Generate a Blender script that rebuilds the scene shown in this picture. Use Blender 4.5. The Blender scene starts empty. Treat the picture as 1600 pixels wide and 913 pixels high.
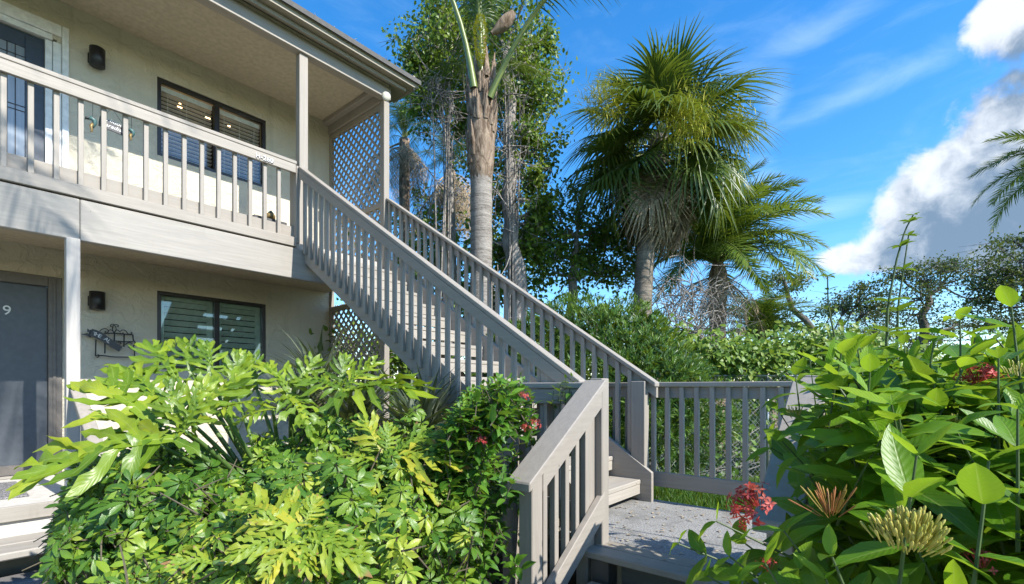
import bpy, math
import numpy as np
R = math.radians
C = bpy.context.scene.collection
rng = np.random.default_rng(11)

# ------------------------------------------------------------------ camera
TH = 0.69243           # yaw of the view: world X runs along the facade, Y into the building, eye at z = 0
F = 758.9 / 1600.0
cam = bpy.data.objects.new('camera', bpy.data.cameras.new('camera'))
C.objects.link(cam)
cam.location = (0, 0, 0)
cam.rotation_euler = (math.pi / 2, 0, TH - math.pi / 2)
cam.data.sensor_width = 36
cam.data.lens = 36 * F
cam.data.shift_y = (607.2 - 456.5) / 1600
cam.data.clip_start = 0.05
cam.data.clip_end = 3000
sc = bpy.context.scene
sc.camera = cam

# ------------------------------------------------------------------ light
SUN = np.array([0.08, -1.0, 0.83]); SUN /= np.linalg.norm(SUN)
SUN_EL = math.asin(SUN[2])
sun = bpy.data.objects.new('sun', bpy.data.lights.new('sun', 'SUN'))
C.objects.link(sun)
sun.data.energy = 3.3
sun.data.angle = R(0.45)
sun.data.color = (1.0, 0.96, 0.895)
sun.location = tuple(SUN * 50)
import mathutils
sun.rotation_euler = mathutils.Vector(SUN).to_track_quat('Z', 'Y').to_euler()

sc.view_settings.view_transform = 'Standard'
sc.view_settings.look = 'None'
sc.view_settings.gamma = 1
sc.view_settings.use_curve_mapping = False
sc.view_settings.exposure = 1.4
sc.render.engine = 'CYCLES'
sc.cycles.max_bounces = 6
sc.cycles.diffuse_bounces = 4
sc.cycles.glossy_bounces = 2
sc.cycles.transmission_bounces = 3
sc.cycles.transparent_max_bounces = 8
sc.cycles.caustics_reflective = False
sc.cycles.caustics_refractive = False
sc.cycles.use_denoising = True

world = bpy.data.worlds.new('World')
sc.world = world
world.use_nodes = True
wt = world.node_tree
for n in list(wt.nodes):
    wt.nodes.remove(n)

def px_dir(u, v):
    """azimuth (world) and elevation of a direction"""
    az = math.atan((u - 800) / 758.9)
    el = math.atan((607.2 - v) / 758.9 * math.cos(az))
    return TH - az, el

def N(t, kind, **kw):
    n = t.nodes.new(kind)
    for k, v in kw.items():
        setattr(n, k, v)
    return n

def M(t, op, a, b=None, c=None, clamp=False):
    n = t.nodes.new('ShaderNodeMath'); n.operation = op; n.use_clamp = clamp
    for i, x in enumerate((a, b, c)):
        if x is None: continue
        if isinstance(x, (int, float)): n.inputs[i].default_value = x
        else: t.links.new(x, n.inputs[i])
    return n.outputs[0]

def maprange(t, x, a, b, c=0.0, d=1.0, smooth=True):
    n = t.nodes.new('ShaderNodeMapRange')
    n.interpolation_type = 'SMOOTHSTEP' if smooth else 'LINEAR'
    for i, q in enumerate((None, a, b, c, d)):
        if q is not None: n.inputs[i].default_value = q
    t.links.new(x, n.inputs[0])
    return n.outputs[0]

def mixc(t, fac, a, b):
    n = t.nodes.new('ShaderNodeMix'); n.data_type = 'RGBA'
    if isinstance(fac, (int, float)): n.inputs[0].default_value = fac
    else: t.links.new(fac, n.inputs[0])
    for i, x in ((6, a), (7, b)):
        if isinstance(x, tuple): n.inputs[i].default_value = (*x[:3], 1)
        else: t.links.new(x, n.inputs[i])
    return n.outputs[2]

def noise(t, vec, scale, detail=4, rough=0.55, dist=0.0):
    n = t.nodes.new('ShaderNodeTexNoise')
    n.inputs['Scale'].default_value = scale
    n.inputs['Detail'].default_value = detail
    n.inputs['Roughness'].default_value = rough
    n.inputs['Distortion'].default_value = dist
    if vec is not None: t.links.new(vec, n.inputs['Vector'])
    return n.outputs['Fac']

# the cumulus bank and the wisps: soft lumps in azimuth / elevation, broken up by noise
BANK = [(1325, 405, .055, .030, -6), (1400, 385, .085, .045, 10), (1460, 325, .10, .085, 24), (1530, 280, .10, .10, 34), (1600, 215, .085, .10, 45),
        (1650, 280, .17, .15, 35), (1540, 375, .15, .045, 4), (1660, 360, .15, .07, 0), (1565, 15, .055, .035, 24), (1640, 5, .08, .055, 20)]
WISP = [(1210, 165, .038, .095, -8), (1190, 290, .045, .06, 0), (1290, 40, .22, .035, 12), (1330, 150, .3, .03, 8), (1290, 330, .13, .03, 5)]
def lumps(t, az, el, items):
    out = None
    for (u, v, a, b, rot) in items:
        p, e = px_dir(u, v)
        da = M(t, 'SUBTRACT', p, az)            # positive to the right
        de = M(t, 'SUBTRACT', el, e)
        c_, s_ = math.cos(R(rot)), math.sin(R(rot))
        x = M(t, 'ADD', M(t, 'MULTIPLY', da, c_ / a), M(t, 'MULTIPLY', de, s_ / a))
        y = M(t, 'SUBTRACT', M(t, 'MULTIPLY', de, c_ / b), M(t, 'MULTIPLY', da, s_ / b))
        d = M(t, 'SUBTRACT', 1.0, M(t, 'SQRT', M(t, 'ADD', M(t, 'MULTIPLY', x, x), M(t, 'MULTIPLY', y, y))))
        out = d if out is None else M(t, 'SMOOTH_MAX', out, d, 0.25)
    return out
def build_sky():
    t = wt
    g = N(t, 'ShaderNodeTexCoord')
    sep = N(t, 'ShaderNodeSeparateXYZ'); t.links.new(g.outputs['Generated'], sep.inputs[0])
    az = M(t, 'ARCTAN2', sep.outputs[1], sep.outputs[0])
    el = M(t, 'ARCSINE', sep.outputs[2])
    def cloud(shift):
        e2 = M(t, 'ADD', el, shift)
        vec = N(t, 'ShaderNodeCombineXYZ')
        t.links.new(az, vec.inputs[0]); t.links.new(e2, vec.inputs[1])
        n1 = M(t, 'ADD', M(t, 'MULTIPLY', noise(t, vec.outputs[0], 6, 9, .6, .2), .62), M(t, 'MULTIPLY', noise(t, vec.outputs[0], 21, 8, .6, .5), .38))
        base = lumps(t, az, e2, BANK)
        return M(t, 'ADD', base, M(t, 'MULTIPLY', M(t, 'SUBTRACT', n1, .5), 2.3)), vec
    d0, vec = cloud(0.0)
    d1, _ = cloud(0.07)
    mask = maprange(t, d0, .0, .36)
    fine = noise(t, vec.outputs[0], 26, 6, .6, .4)
    shade = maprange(t, M(t, 'ADD', d1, M(t, 'MULTIPLY', M(t, 'SUBTRACT', fine, .5), 1.7)), -.45, .8)
    sky = N(t, 'ShaderNodeTexSky')
    sky.sky_type = 'NISHITA'
    sky.sun_disc = False
    sky.sun_elevation = SUN_EL
    sky.sun_rotation = math.atan2(SUN[0], SUN[1])
    sky.air_density = 1.0; sky.dust_density = 0.25; sky.ozone_density = 3.0
    hs = N(t, 'ShaderNodeHueSaturation'); hs.inputs['Saturation'].default_value = 1.34
    hs.inputs['Value'].default_value = 0.8
    t.links.new(sky.outputs[0], hs.inputs['Color'])
    mp = N(t, 'ShaderNodeMapping'); mp.inputs['Scale'].default_value = (5, 17, 1); mp.inputs['Rotation'].default_value = (0, 0, .25)
    t.links.new(vec.outputs[0], mp.inputs[0])
    wn = noise(t, mp.outputs[0], 1.0, 6, .62, .6)
    wl = lumps(t, az, el, WISP)
    wm = M(t, 'MULTIPLY', maprange(t, M(t, 'ADD', wl, M(t, 'MULTIPLY', M(t, 'SUBTRACT', wn, .5), 2.2)), .0, 1.5), .24)
    thin = M(t, 'MULTIPLY', maprange(t, wn, .45, .85), .10)
    c0 = mixc(t, M(t, 'MAXIMUM', wm, thin), hs.outputs[0], (3.0, 3.7, 4.5))
    ccol = mixc(t, shade, (2.6, 2.75, 2.95), (.62, .90, 1.27))
    col = mixc(t, M(t, 'MULTIPLY', mask, .96), c0, ccol)
    bg = N(t, 'ShaderNodeBackground'); bg.inputs[1].default_value = 0.15
    t.links.new(col, bg.inputs[0])
    out = N(t, 'ShaderNodeOutputWorld'); t.links.new(bg.outputs[0], out.inputs[0])
build_sky()

# ------------------------------------------------------------------ placing by sight line: pixel + depth -> world point
cT, sT = math.cos(TH), math.sin(TH)
def ray(u, v):
    k = (u - 800) / 758.9; q = (607.2 - v) / 758.9
    return np.array([cT + k * sT, sT - k * cT, q])
def at(u, v, D): return ray(u, v) * D
GZ = -1.55             # ground

# ------------------------------------------------------------------ naming helpers
def tag(o, label=None, cat=None, group=None, kind=None):
    if label: o['label'] = label
    if cat: o['category'] = cat
    if group: o['group'] = group
    if kind: o['kind'] = kind
    return o
def thing(name, label, cat, loc=(0, 0, 0), group=None):
    o = bpy.data.objects.new(name, None); C.objects.link(o)
    o.location = tuple(float(x) for x in loc); o.empty_display_size = .1
    return tag(o, label, cat, group)
def link(name, me, parent=None, loc=None):
    o = bpy.data.objects.new(name, me); C.objects.link(o)
    if parent is not None:
        o.parent = parent
        if loc is None:      # meshes are written in world space; undo the parent's place
            p = parent; off = mathutils.Vector((0, 0, 0))
            while p is not None:
                off += p.location; p = p.parent
            o.location = -off
        else: o.location = loc
    elif loc is not None: o.location = loc
    return o
def np_mesh(name, V, faces_list, mat, var=None, uv=None, smooth=True, midx=None):
    """V (n,3); faces_list = list of (m,k) int arrays"""
    me = bpy.data.meshes.new(name)
    V = np.asarray(V, np.float32)
    me.vertices.add(len(V)); me.vertices.foreach_set('co', V.ravel())
    fl = [np.asarray(f, np.int32) for f in faces_list if len(f)]
    tot = np.concatenate([np.full(len(f), f.shape[1], np.int32) for f in fl])
    loops = np.concatenate([f.ravel() for f in fl])
    start = np.concatenate([[0], np.cumsum(tot)[:-1]]).astype(np.int32)
    me.loops.add(len(loops)); me.loops.foreach_set('vertex_index', loops)
    me.polygons.add(len(tot)); me.polygons.foreach_set('loop_start', start)
    try: me.polygons.foreach_set('loop_total', tot)
    except Exception: pass
    me.polygons.foreach_set('use_smooth', np.full(len(tot), bool(smooth)))
    me.update(calc_edges=True)
    if var is not None:
        a = me.attributes.new('var', 'FLOAT', 'POINT'); a.data.foreach_set('value', np.asarray(var, np.float32))
    if uv is not None:
        l = me.uv_layers.new(name='UVMap'); l.data.foreach_set('uv', np.asarray(uv, np.float32)[loops].ravel())
    for m in (mat if isinstance(mat, (list, tuple)) else [mat]): me.materials.append(m)
    if midx is not None: me.polygons.foreach_set('material_index', np.asarray(midx, np.int32))
    return me

# ------------------------------------------------------------------ carpentry helper: chamfered boxes and tubes in ONE mesh
class MB:
    def __init__(s): s.V = []; s.Q = []; s.T = []; s.P = []; s.n = 0
    def add(s, V, Q=(), T=()):
        V = np.asarray(V, float)
        if len(Q): s.Q.append(np.asarray(Q) + s.n)
        if len(T): s.T.append(np.asarray(T) + s.n)
        s.V.append(V); s.n += len(V); return s
    def box(s, x0, x1, y0, y1, z0, z1, ch=.004, fn=None):
        lo = np.array([x0, y0, z0]); hi = np.array([x1, y1, z1])
        ch = min(ch, .3 * (hi - lo).min())
        V = []; idx = {}
        for i in (0, 1):
            for j in (0, 1):
                for k in (0, 1):
                    c = np.where([i, j, k], hi, lo).astype(float); d = np.where([i, j, k], -1., 1.) * ch
                    for ax in range(3):          # vertex lying on the face normal to ax
                        p = c + d; p[ax] = c[ax]
                        idx[(i, j, k, ax)] = len(V); V.append(p)
        Q = []; T = []
        def q(*a): Q.append([idx[x] for x in a])
        for ax in range(3):
            b, c_ = (ax + 1) % 3, (ax + 2) % 3
            for sgn in (0, 1):
                co = []
                for (p, r) in ((0, 0), (1, 0), (1, 1), (0, 1)):
                    t = [0, 0, 0]; t[ax] = sgn; t[b] = p; t[c_] = r; co.append((*t, ax))
                q(*(co if sgn else co[::-1]))
            for p in (0, 1):                      # edges parallel to ax
                for r in (0, 1):
                    t0 = [0, 0, 0]; t0[b] = p; t0[c_] = r; t1 = list(t0); t1[ax] = 1
                    e = [(*t0, b), (*t1, b), (*t1, c_), (*t0, c_)]
                    q(*(e if (p ^ r) == 0 else e[::-1]))
        for i in (0, 1):
            for j in (0, 1):
                for k in (0, 1):
                    t = [idx[(i, j, k, a)] for a in range(3)]
                    T.append(t if (i + j + k) % 2 else t[::-1])
        V = np.array(V)
        if fn is not None: V = fn(V)
        return s.add(V, Q, T)
    def tube(s, pts, rad, n=8, cap=True):
        V, Q = tube(pts, rad, n)
        s.add(V, Q)
        if cap:
            b = s.n - len(V)
            for ring, rev in ((0, True), (len(V) // n - 1, False)):
                r = [b + ring * n + k for k in range(n)]
                s.P.append(r[::-1] if rev else r)
        return s
    def prism(s, poly, axis, a, b):
        """extrude a polygon given in the two other axes along axis from a to b"""
        n = len(poly); V = []
        o = [i for i in range(3) if i != axis]
        for w in (a, b):
            for p in poly:
                v = [0, 0, 0]; v[axis] = w; v[o[0]] = p[0]; v[o[1]] = p[1]; V.append(v)
        base = s.n
        s.add(V, [[i, (i + 1) % n, n + (i + 1) % n, n + i] for i in range(n)])
        s.P.append([base + i for i in range(n)][::-1]); s.P.append([base + n + i for i in range(n)])
        return s
    def mesh(s, name, mat, smooth=False):
        V = np.concatenate(s.V); fl = []
        if s.Q: fl.append(np.concatenate(s.Q))
        if s.T: fl.append(np.concatenate(s.T))
        by = {}
        for p in s.P: by.setdefault(len(p), []).append(p)
        fl += [np.array(v) for v in by.values()]
        return np_mesh(name, V, fl, mat, smooth=smooth)
    def build(s, name, mat, parent=None, smooth=False): return link(name, s.mesh(name, mat, smooth), parent)
def tube(pts, rad, n=8):
    P = np.asarray(pts, float); m = len(P)
    rad = np.broadcast_to(np.asarray(rad, float), (m,))
    T = np.gradient(P, axis=0); T /= np.linalg.norm(T, axis=1)[:, None] + 1e-12
    ref = np.array([0, 0, 1.]) if abs(T[0, 2]) < .8 else np.array([1., 0, 0])
    V = np.zeros((m, n, 3)); a = np.arange(n) / n * 2 * np.pi
    x = np.cross(ref, T[0]); x /= np.linalg.norm(x)
    for i in range(m):
        x = x - T[i] * (x @ T[i]); x /= np.linalg.norm(x) + 1e-12
        y = np.cross(T[i], x)
        V[i] = P[i] + rad[i] * (np.cos(a)[:, None] * x + np.sin(a)[:, None] * y)
    i, k = np.meshgrid(np.arange(m - 1), np.arange(n), indexing='ij'); k2 = (k + 1) % n
    Q = np.stack([i * n + k, i * n + k2, (i + 1) * n + k2, (i + 1) * n + k], -1).reshape(-1, 4)
    return V.reshape(-1, 3), Q
def bez(a, b, c, n=8):
    t = np.linspace(0, 1, n)[:, None]; a, b, c = map(np.asarray, (a, b, c))
    return (1 - t) ** 2 * a + 2 * t * (1 - t) * b + t ** 2 * c
def unit(v): v = np.asarray(v, float); return v / (np.linalg.norm(v, axis=-1, keepdims=True) + 1e-12)

# ------------------------------------------------------------------ materials
def mat_new(name):
    m = bpy.data.materials.new(name); m.use_nodes = True
    t = m.node_tree
    for n in list(t.nodes): t.nodes.remove(n)
    out = N(t, 'ShaderNodeOutputMaterial'); p = N(t, 'ShaderNodeBsdfPrincipled')
    t.links.new(p.outputs[0], out.inputs[0])
    return m, t, p, out
def pos(t, scale=(1, 1, 1)):
    g = N(t, 'ShaderNodeNewGeometry'); mp = N(t, 'ShaderNodeMapping'); mp.inputs['Scale'].default_value = scale
    t.links.new(g.outputs['Position'], mp.inputs[0]); return mp.outputs[0]
def bump(t, p, h, strength, dist):
    b = N(t, 'ShaderNodeBump'); b.inputs['Strength'].default_value = strength; b.inputs['Distance'].default_value = dist
    t.links.new(h, b.inputs['Height']); t.links.new(b.outputs[0], p.inputs['Normal'])
def flat(name, col, rough=.5, metal=0., spec=.5):
    m, t, p, o = mat_new(name)
    n = noise(t, pos(t), 18, 5, .6)
    c = mixc(t, maprange(t, n, .3, .75), tuple(x * .86 for x in col), tuple(min(1, x * 1.1) for x in col))
    t.links.new(c, p.inputs['Base Color'])
    p.inputs['Roughness'].default_value = rough; p.inputs['Metallic'].default_value = metal; p.inputs['Specular IOR Level'].default_value = spec
    return m
PAINT = (.32, .285, .241)
def wood(name, axis, col=PAINT, wear=.35, rough=.55):
    m, t, p, o = mat_new(name)
    st = [26, 26, 26]; st[axis] = 1.3
    g = noise(t, pos(t, tuple(st)), 1.6, 6, .62, .5)
    big = noise(t, pos(t), 2.3, 5, .6)
    sp = noise(t, pos(t), 60, 3, .6)
    c = mixc(t, maprange(t, g, .3, .72), tuple(x * .88 for x in col), tuple(x * 1.07 for x in col))
    c = mixc(t, M(t, 'MULTIPLY', maprange(t, big, .5, .78), wear), c, (col[0] * .66, col[1] * .65, col[2] * .62))
    c = mixc(t, M(t, 'MULTIPLY', maprange(t, sp, .66, .74), .55 * wear), c, (.09, .08, .07))
    oi = N(t, 'ShaderNodeObjectInfo')
    c = mixc(t, M(t, 'MULTIPLY', oi.outputs['Random'], .42), c, tuple(x * .74 for x in col))
    vo = N(t, 'ShaderNodeTexVoronoi'); vo.inputs['Scale'].default_value = 5.5; t.links.new(pos(t), vo.inputs['Vector'])
    c = mixc(t, M(t, 'MULTIPLY', maprange(t, vo.outputs['Distance'], .045, .02), .75), c, (.07, .06, .05))
    st2 = [9, 9, 9]; st2[2] = 1.1
    drip = noise(t, pos(t, tuple(st2)), 1.4, 5, .65)
    c = mixc(t, M(t, 'MULTIPLY', maprange(t, drip, .56, .8), .45 * wear), c, (.12, .115, .085))
    t.links.new(c, p.inputs['Base Color'])
    p.inputs['Roughness'].default_value = rough; p.inputs['Specular IOR Level'].default_value = .35
    bump(t, p, g, .35, .004)
    return m
WX, WY, WZ = wood('painted_wood_x', 0), wood('painted_wood_y', 1), wood('painted_wood_z', 2)
WBEAM = wood('painted_beam', 0, (.33, .302, .262), .3)
WTREAD = wood('painted_tread', 0, (.36, .325, .275), .5)
WDECK = wood('deck_plank', 1, (.30, .265, .21), .7)
WOLD = wood('weathered_post', 2, (.10, .085, .07), .9)
WSTEP = wood('step_board', 0, (.34, .31, .265), .6)

def stucco():
    m, t, p, o = mat_new('stucco')
    a = noise(t, pos(t, (1, 1, 1.25)), 7, 5, .55, 1.1)
    b = noise(t, pos(t), 42, 4, .6)
    h = M(t, 'ADD', M(t, 'MULTIPLY', maprange(t, a, .42, .62), .75), M(t, 'MULTIPLY', b, .35))
    big = noise(t, pos(t), 1.2, 4, .6)
    c = mixc(t, maprange(t, big, .3, .75), (.53, .48, .375), (.60, .55, .445))
    c = mixc(t, M(t, 'MULTIPLY', maprange(t, b, .6, .8), .25), c, (.36, .33, .27))
    dr = noise(t, pos(t, (5, 5, .5)), 1.3, 6, .65, .3)
    c = mixc(t, M(t, 'MULTIPLY', maprange(t, dr, .52, .8), .38), c, (.27, .25, .19))
    t.links.new(c, p.inputs['Base Color'])
    p.inputs['Roughness'].default_value = .9; p.inputs['Specular IOR Level'].default_value = .15
    bump(t, p, h, .55, .016)
    return m
STUCCO = stucco()
CEIL = flat('soffit_paint', (.50, .43, .315), .8, spec=.2)
WHITE = flat('white_frame_paint', (.72, .72, .70), .4)
BRONZE = flat('dark_bronze_frame', (.018, .015, .014), .35)
BLACK = flat('black_metal', (.012, .012, .013), .4)
IRON = flat('wrought_iron', (.02, .017, .016), .5)
DOORLOW = flat('slate_door_paint', (.07, .08, .092), .42)
DOORFRM = flat('taupe_door_frame', (.13, .115, .10), .5)
DOORUP = flat('navy_door_paint', (.03, .045, .065), .4)
BLIND = flat('white_blind', (.86, .86, .83), .5)
SHUT = flat('shutter_paint', (.74, .77, .74), .45)
DARKROOM = flat('dark_room', (.02, .02, .02), .9)
GUT = wood('gutter_paint', 0, (.34, .315, .26), .9, .45)
SHING = flat('roof_shingle', (.10, .095, .09), .9)
LETTER = flat('pale_lettering', (.78, .78, .76), .5)
ORNA = flat('painted_ornament', (.06, .13, .13), .4)
GOLD = flat('gold_ornament', (.26, .18, .07), .4, .3)
LENS = flat('lamp_lens', (.62, .58, .48), .3)

def glass(name, tint=(.8, .9, .86), refl=1.0):
    m, t, p, o = mat_new(name)
    t.nodes.remove(p)
    tr = N(t, 'ShaderNodeBsdfTransparent'); tr.inputs[0].default_value = (*tint, 1)
    gl = N(t, 'ShaderNodeBsdfGlossy'); gl.inputs['Roughness'].default_value = .02
    lw = N(t, 'ShaderNodeLayerWeight'); mx = N(t, 'ShaderNodeMixShader')
    f = M(t, 'ADD', .07 * refl, M(t, 'MULTIPLY', M(t, 'POWER', lw.outputs['Facing'], 4.0), .8), clamp=True)
    t.links.new(f, mx.inputs[0]); t.links.new(tr.outputs[0], mx.inputs[1]); t.links.new(gl.outputs[0], mx.inputs[2])
    t.links.new(mx.outputs[0], o.inputs[0])
    return m
GLASS = glass('window_glass', (.96, .97, .965), .8); GLASSG = glass('green_window_glass', (.84, .91, .87), 1.1)

def frosted():
    m, t, p, o = mat_new('leaded_door_glass')
    w = noise(t, pos(t, (60, 1, 2)), 1, 2)
    c = mixc(t, w, (.16, .19, .22), (.30, .34, .37))
    t.links.new(c, p.inputs['Base Color']); p.inputs['Roughness'].default_value = .12; p.inputs['Specular IOR Level'].default_value = .9
    bump(t, p, w, .3, .004)
    return m
FROST = frosted()

def deckstone():
    m, t, p, o = mat_new('landing_aggregate')
    a = noise(t, pos(t), 85, 3, .7); b = noise(t, pos(t), 3.5, 5, .65)
    c = mixc(t, maprange(t, a, .35, .68), (.15, .145, .135), (.36, .35, .325))
    c = mixc(t, M(t, 'MULTIPLY', maprange(t, b, .42, .7), .75), c, (.14, .135, .12))
    b2 = noise(t, pos(t), 11, 6, .7, .8); c = mixc(t, M(t, 'MULTIPLY', maprange(t, b2, .55, .72), .55), c, (.10, .095, .08))
    t.links.new(c, p.inputs['Base Color']); p.inputs['Roughness'].default_value = .9; bump(t, p, a, .5, .006)
    return m
AGG = deckstone()
def matmat():
    m, t, p, o = mat_new('speckled_mat')
    a = noise(t, pos(t), 120, 3, .8)
    c = mixc(t, maprange(t, a, .42, .6), (.03, .03, .032), (.34, .33, .33))
    t.links.new(c, p.inputs['Base Color']); p.inputs['Roughness'].default_value = .95
    return m
MAT = matmat()
CONC = flat('porch_concrete', (.54, .51, .46), .85)

def ground(name, c0, c1, c2, s1=6, s2=40, bs=.02):
    m, t, p, o = mat_new(name)
    a = noise(t, pos(t), s1, 6, .65); b = noise(t, pos(t), s2, 4, .7)
    c = mixc(t, maprange(t, a, .3, .7), c0, c1)
    c = mixc(t, maprange(t, b, .5, .75), c, c2)
    t.links.new(c, p.inputs['Base Color']); p.inputs['Roughness'].default_value = .95; p.inputs['Specular IOR Level'].default_value = .1
    bump(t, p, b, .8, bs)
    return m
LAWN = ground('lawn_ground', (.035, .065, .018), (.06, .10, .025), (.09, .085, .04))
MULCH = ground('mulch_ground', (.035, .026, .018), (.075, .055, .038), (.12, .095, .07), 9, 60)
PATHM = ground('path_concrete', (.42, .395, .355), (.48, .455, .41), (.34, .32, .285), 3, 90, .004)

def bark(name, ca, cb, ring=0., axis_scale=(6, 6, 2.2)):
    m, t, p, o = mat_new(name)
    a = noise(t, pos(t, axis_scale), 2.5, 6, .65, .8)
    f = a
    if ring:
        hz = noise(t, pos(t, (1.2, 1.2, 13)), 1.6, 6, .7, .35); fine = noise(t, pos(t, (14, 14, 30)), 1.5, 4, .7)
        f = M(t, 'ADD', M(t, 'MULTIPLY', hz, .62), M(t, 'MULTIPLY', fine, .38))
    if False:
        w = N(t, 'ShaderNodeTexWave'); w.wave_type = 'BANDS'; w.bands_direction = 'Z'
        w.inputs['Scale'].default_value = ring; w.inputs['Distortion'].default_value = 6; w.inputs['Detail'].default_value = 3; w.inputs['Detail Scale'].default_value = 1.5
        t.links.new(pos(t), w.inputs[0])
        f = M(t, 'ADD', M(t, 'MULTIPLY', a, .76), M(t, 'MULTIPLY', M(t, 'POWER', w.outputs['Fac'], .5), .24))
    c = mixc(t, maprange(t, f, .25, .72), ca, cb)
    t.links.new(c, p.inputs['Base Color']); p.inputs['Roughness'].default_value = .9; p.inputs['Specular IOR Level'].default_value = .15
    bump(t, p, f, .9, .03)
    return m
PALMBARK = bark('palm_bark', (.10, .085, .07), (.36, .325, .285), 1.9)
SABALBARK = bark('sabal_bark', (.075, .06, .045), (.30, .26, .21), 3.4)
BOOT = bark('palm_boots', (.075, .045, .028), (.34, .26, .19))
OAKBARK = bark('oak_bark', (.05, .045, .04), (.19, .17, .15))
TWIG = bark('grey_twigs', (.14, .125, .11), (.36, .33, .30))
DEADM = bark('dead_frond', (.20, .145, .085), (.50, .41, .29), 0, (3, 3, 12))

def leafmat(name, cols, trans=.34, rough=.38, spec=.5, vein=.0, tip=None, objvar=.0, tcol=None):
    """cols: ramp over the per-leaf value; uv.x across the blade (0.5 = midrib), uv.y along it"""
    m, t, p, o = mat_new(name)
    at_ = N(t, 'ShaderNodeAttribute'); at_.attribute_name = 'var'
    fac = at_.outputs['Fac']
    if objvar:
        oi = N(t, 'ShaderNodeObjectInfo')
        fac = M(t, 'ADD', M(t, 'MULTIPLY', fac, 1 - objvar), M(t, 'MULTIPLY', oi.outputs['Random'], objvar))
    rp = N(t, 'ShaderNodeValToRGB'); e = rp.color_ramp.elements
    while len(e) < len(cols): e.new(.5)
    for i, c in enumerate(cols):
        e[i].position = i / (len(cols) - 1); e[i].color = (*c, 1)
    t.links.new(fac, rp.inputs[0]); col = rp.outputs[0]
    if vein or tip:
        uv = N(t, 'ShaderNodeUVMap'); s = N(t, 'ShaderNodeSeparateXYZ'); t.links.new(uv.outputs[0], s.inputs[0])
        du = M(t, 'ABSOLUTE', M(t, 'SUBTRACT', s.outputs[0], .5))
    n = noise(t, pos(t), 30, 3, .6)
    col = mixc(t, M(t, 'MULTIPLY', maprange(t, n, .35, .75), .35), col, mixc(t, .5, col, (.19, .24, .03)))
    n2 = noise(t, pos(t), 13, 4, .6)
    col = mixc(t, M(t, 'MULTIPLY', maprange(t, n2, .5, .72), .45), col, mixc(t, .6, col, (.03, .085, .012)))
    n3 = noise(t, pos(t), 55, 3, .7)
    col = mixc(t, M(t, 'MULTIPLY', maprange(t, n3, .69, .76), .5), col, (.20, .13, .04))
    if vein:
        mid = maprange(t, du, .045, .012)
        col = mixc(t, M(t, 'MULTIPLY', mid, vein), col, (.30, .40, .10))
        sv = M(t, 'SINE', M(t, 'MULTIPLY', M(t, 'SUBTRACT', s.outputs[1], M(t, 'MULTIPLY', du, .45)), 62))
        col = mixc(t, M(t, 'MULTIPLY', maprange(t, sv, .55, 1.0), vein * .28), col, (.22, .33, .07))
        bump(t, p, M(t, 'ADD', M(t, 'MULTIPLY', sv, .4), M(t, 'MULTIPLY', mid, -1.2)), .35, .0011)
    if tip:
        rnd = noise(t, pos(t), 9, 2)
        w = maprange(t, M(t, 'ADD', s.outputs[1], M(t, 'MULTIPLY', rnd, .5)), tip[1], tip[1] + .14)
        col = mixc(t, w, col, tip[0])
    t.links.new(col, p.inputs['Base Color'])
    p.inputs['Roughness'].default_value = rough; p.inputs['Specular IOR Level'].default_value = spec
    tl = N(t, 'ShaderNodeBsdfTranslucent')
    t.links.new(mixc(t, .55, col, tcol or (.28, .36, .02)), tl.inputs[0])
    mx = N(t, 'ShaderNodeMixShader'); mx.inputs[0].default_value = trans
    t.links.new(p.outputs[0], mx.inputs[1]); t.links.new(tl.outputs[0], mx.inputs[2]); t.links.new(mx.outputs[0], o.inputs[0])
    return m
IXL = leafmat('ixora_leaf', [(.05, .15, .010), (.11, .26, .012), (.19, .37, .016), (.30, .46, .022), (.42, .52, .035)], .52, .38, .4, .45)
IXL2 = leafmat('ixora_small_leaf', [(.035, .12, .012), (.065, .185, .016), (.13, .28, .022), (.26, .38, .03)], .34, .38, .45, .35)
PHL = leafmat('philodendron_leaf', [(.035, .095, .008), (.10, .19, .011), (.22, .32, .016), (.40, .44, .028)], .36, .36, .5, .6, objvar=.3)
PHY = leafmat('yellowing_leaf', [(.10, .21, .018), (.16, .27, .022), (.27, .34, .028), (.46, .42, .035)], .34, .42, .4, .45, tip=((.30, .15, .07), 1.12), objvar=.4)
SCH = leafmat('schefflera_leaf', [(.025, .095, .010), (.055, .15, .014), (.11, .225, .018), (.21, .32, .025), (.38, .44, .04)], .32, .34, .5, .3)
HEDGE = leafmat('hedge_leaf', [(.016, .055, .012), (.035, .10, .018), (.075, .17, .024), (.15, .25, .035)], .3, .42, .35)
VINE = leafmat('vine_leaf', [(.04, .10, .018), (.08, .17, .025), (.15, .25, .035), (.26, .33, .05)], .36, .45, .35)
TREELF = leafmat('tree_leaf', [(.035, .085, .014), (.08, .16, .02), (.17, .27, .03), (.30, .36, .05)], .36, .45, .4)
OAKLF = leafmat('oak_leaf', [(.018, .034, .012), (.035, .058, .018), (.06, .088, .026), (.10, .13, .035)], .22, .5, .3)
QUEENLF = leafmat('queen_palm_leaf', [(.02, .055, .014), (.035, .085, .018), (.065, .13, .025), (.12, .18, .035)], .3, .4, .45, objvar=.3)
SABALLF = leafmat('sabal_leaf', [(.03, .06, .016), (.062, .105, .022), (.12, .165, .03), (.21, .235, .045)], .25, .38, .5, objvar=.4)
DATELF = leafmat('date_palm_leaf', [(.045, .095, .02), (.08, .15, .026), (.14, .21, .032), (.28, .29, .045)], .3, .4, .45, objvar=.35, tip=((.45, .27, .03), 1.22))
GRASSL = leafmat('grass_blade', [(.025, .075, .012), (.05, .13, .02), (.08, .18, .03)], .35, .5, .3)
SPIKE = leafmat('silvery_blade', [(.03, .045, .03), (.07, .09, .06), (.16, .18, .13)], .15, .4, .4)
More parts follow.
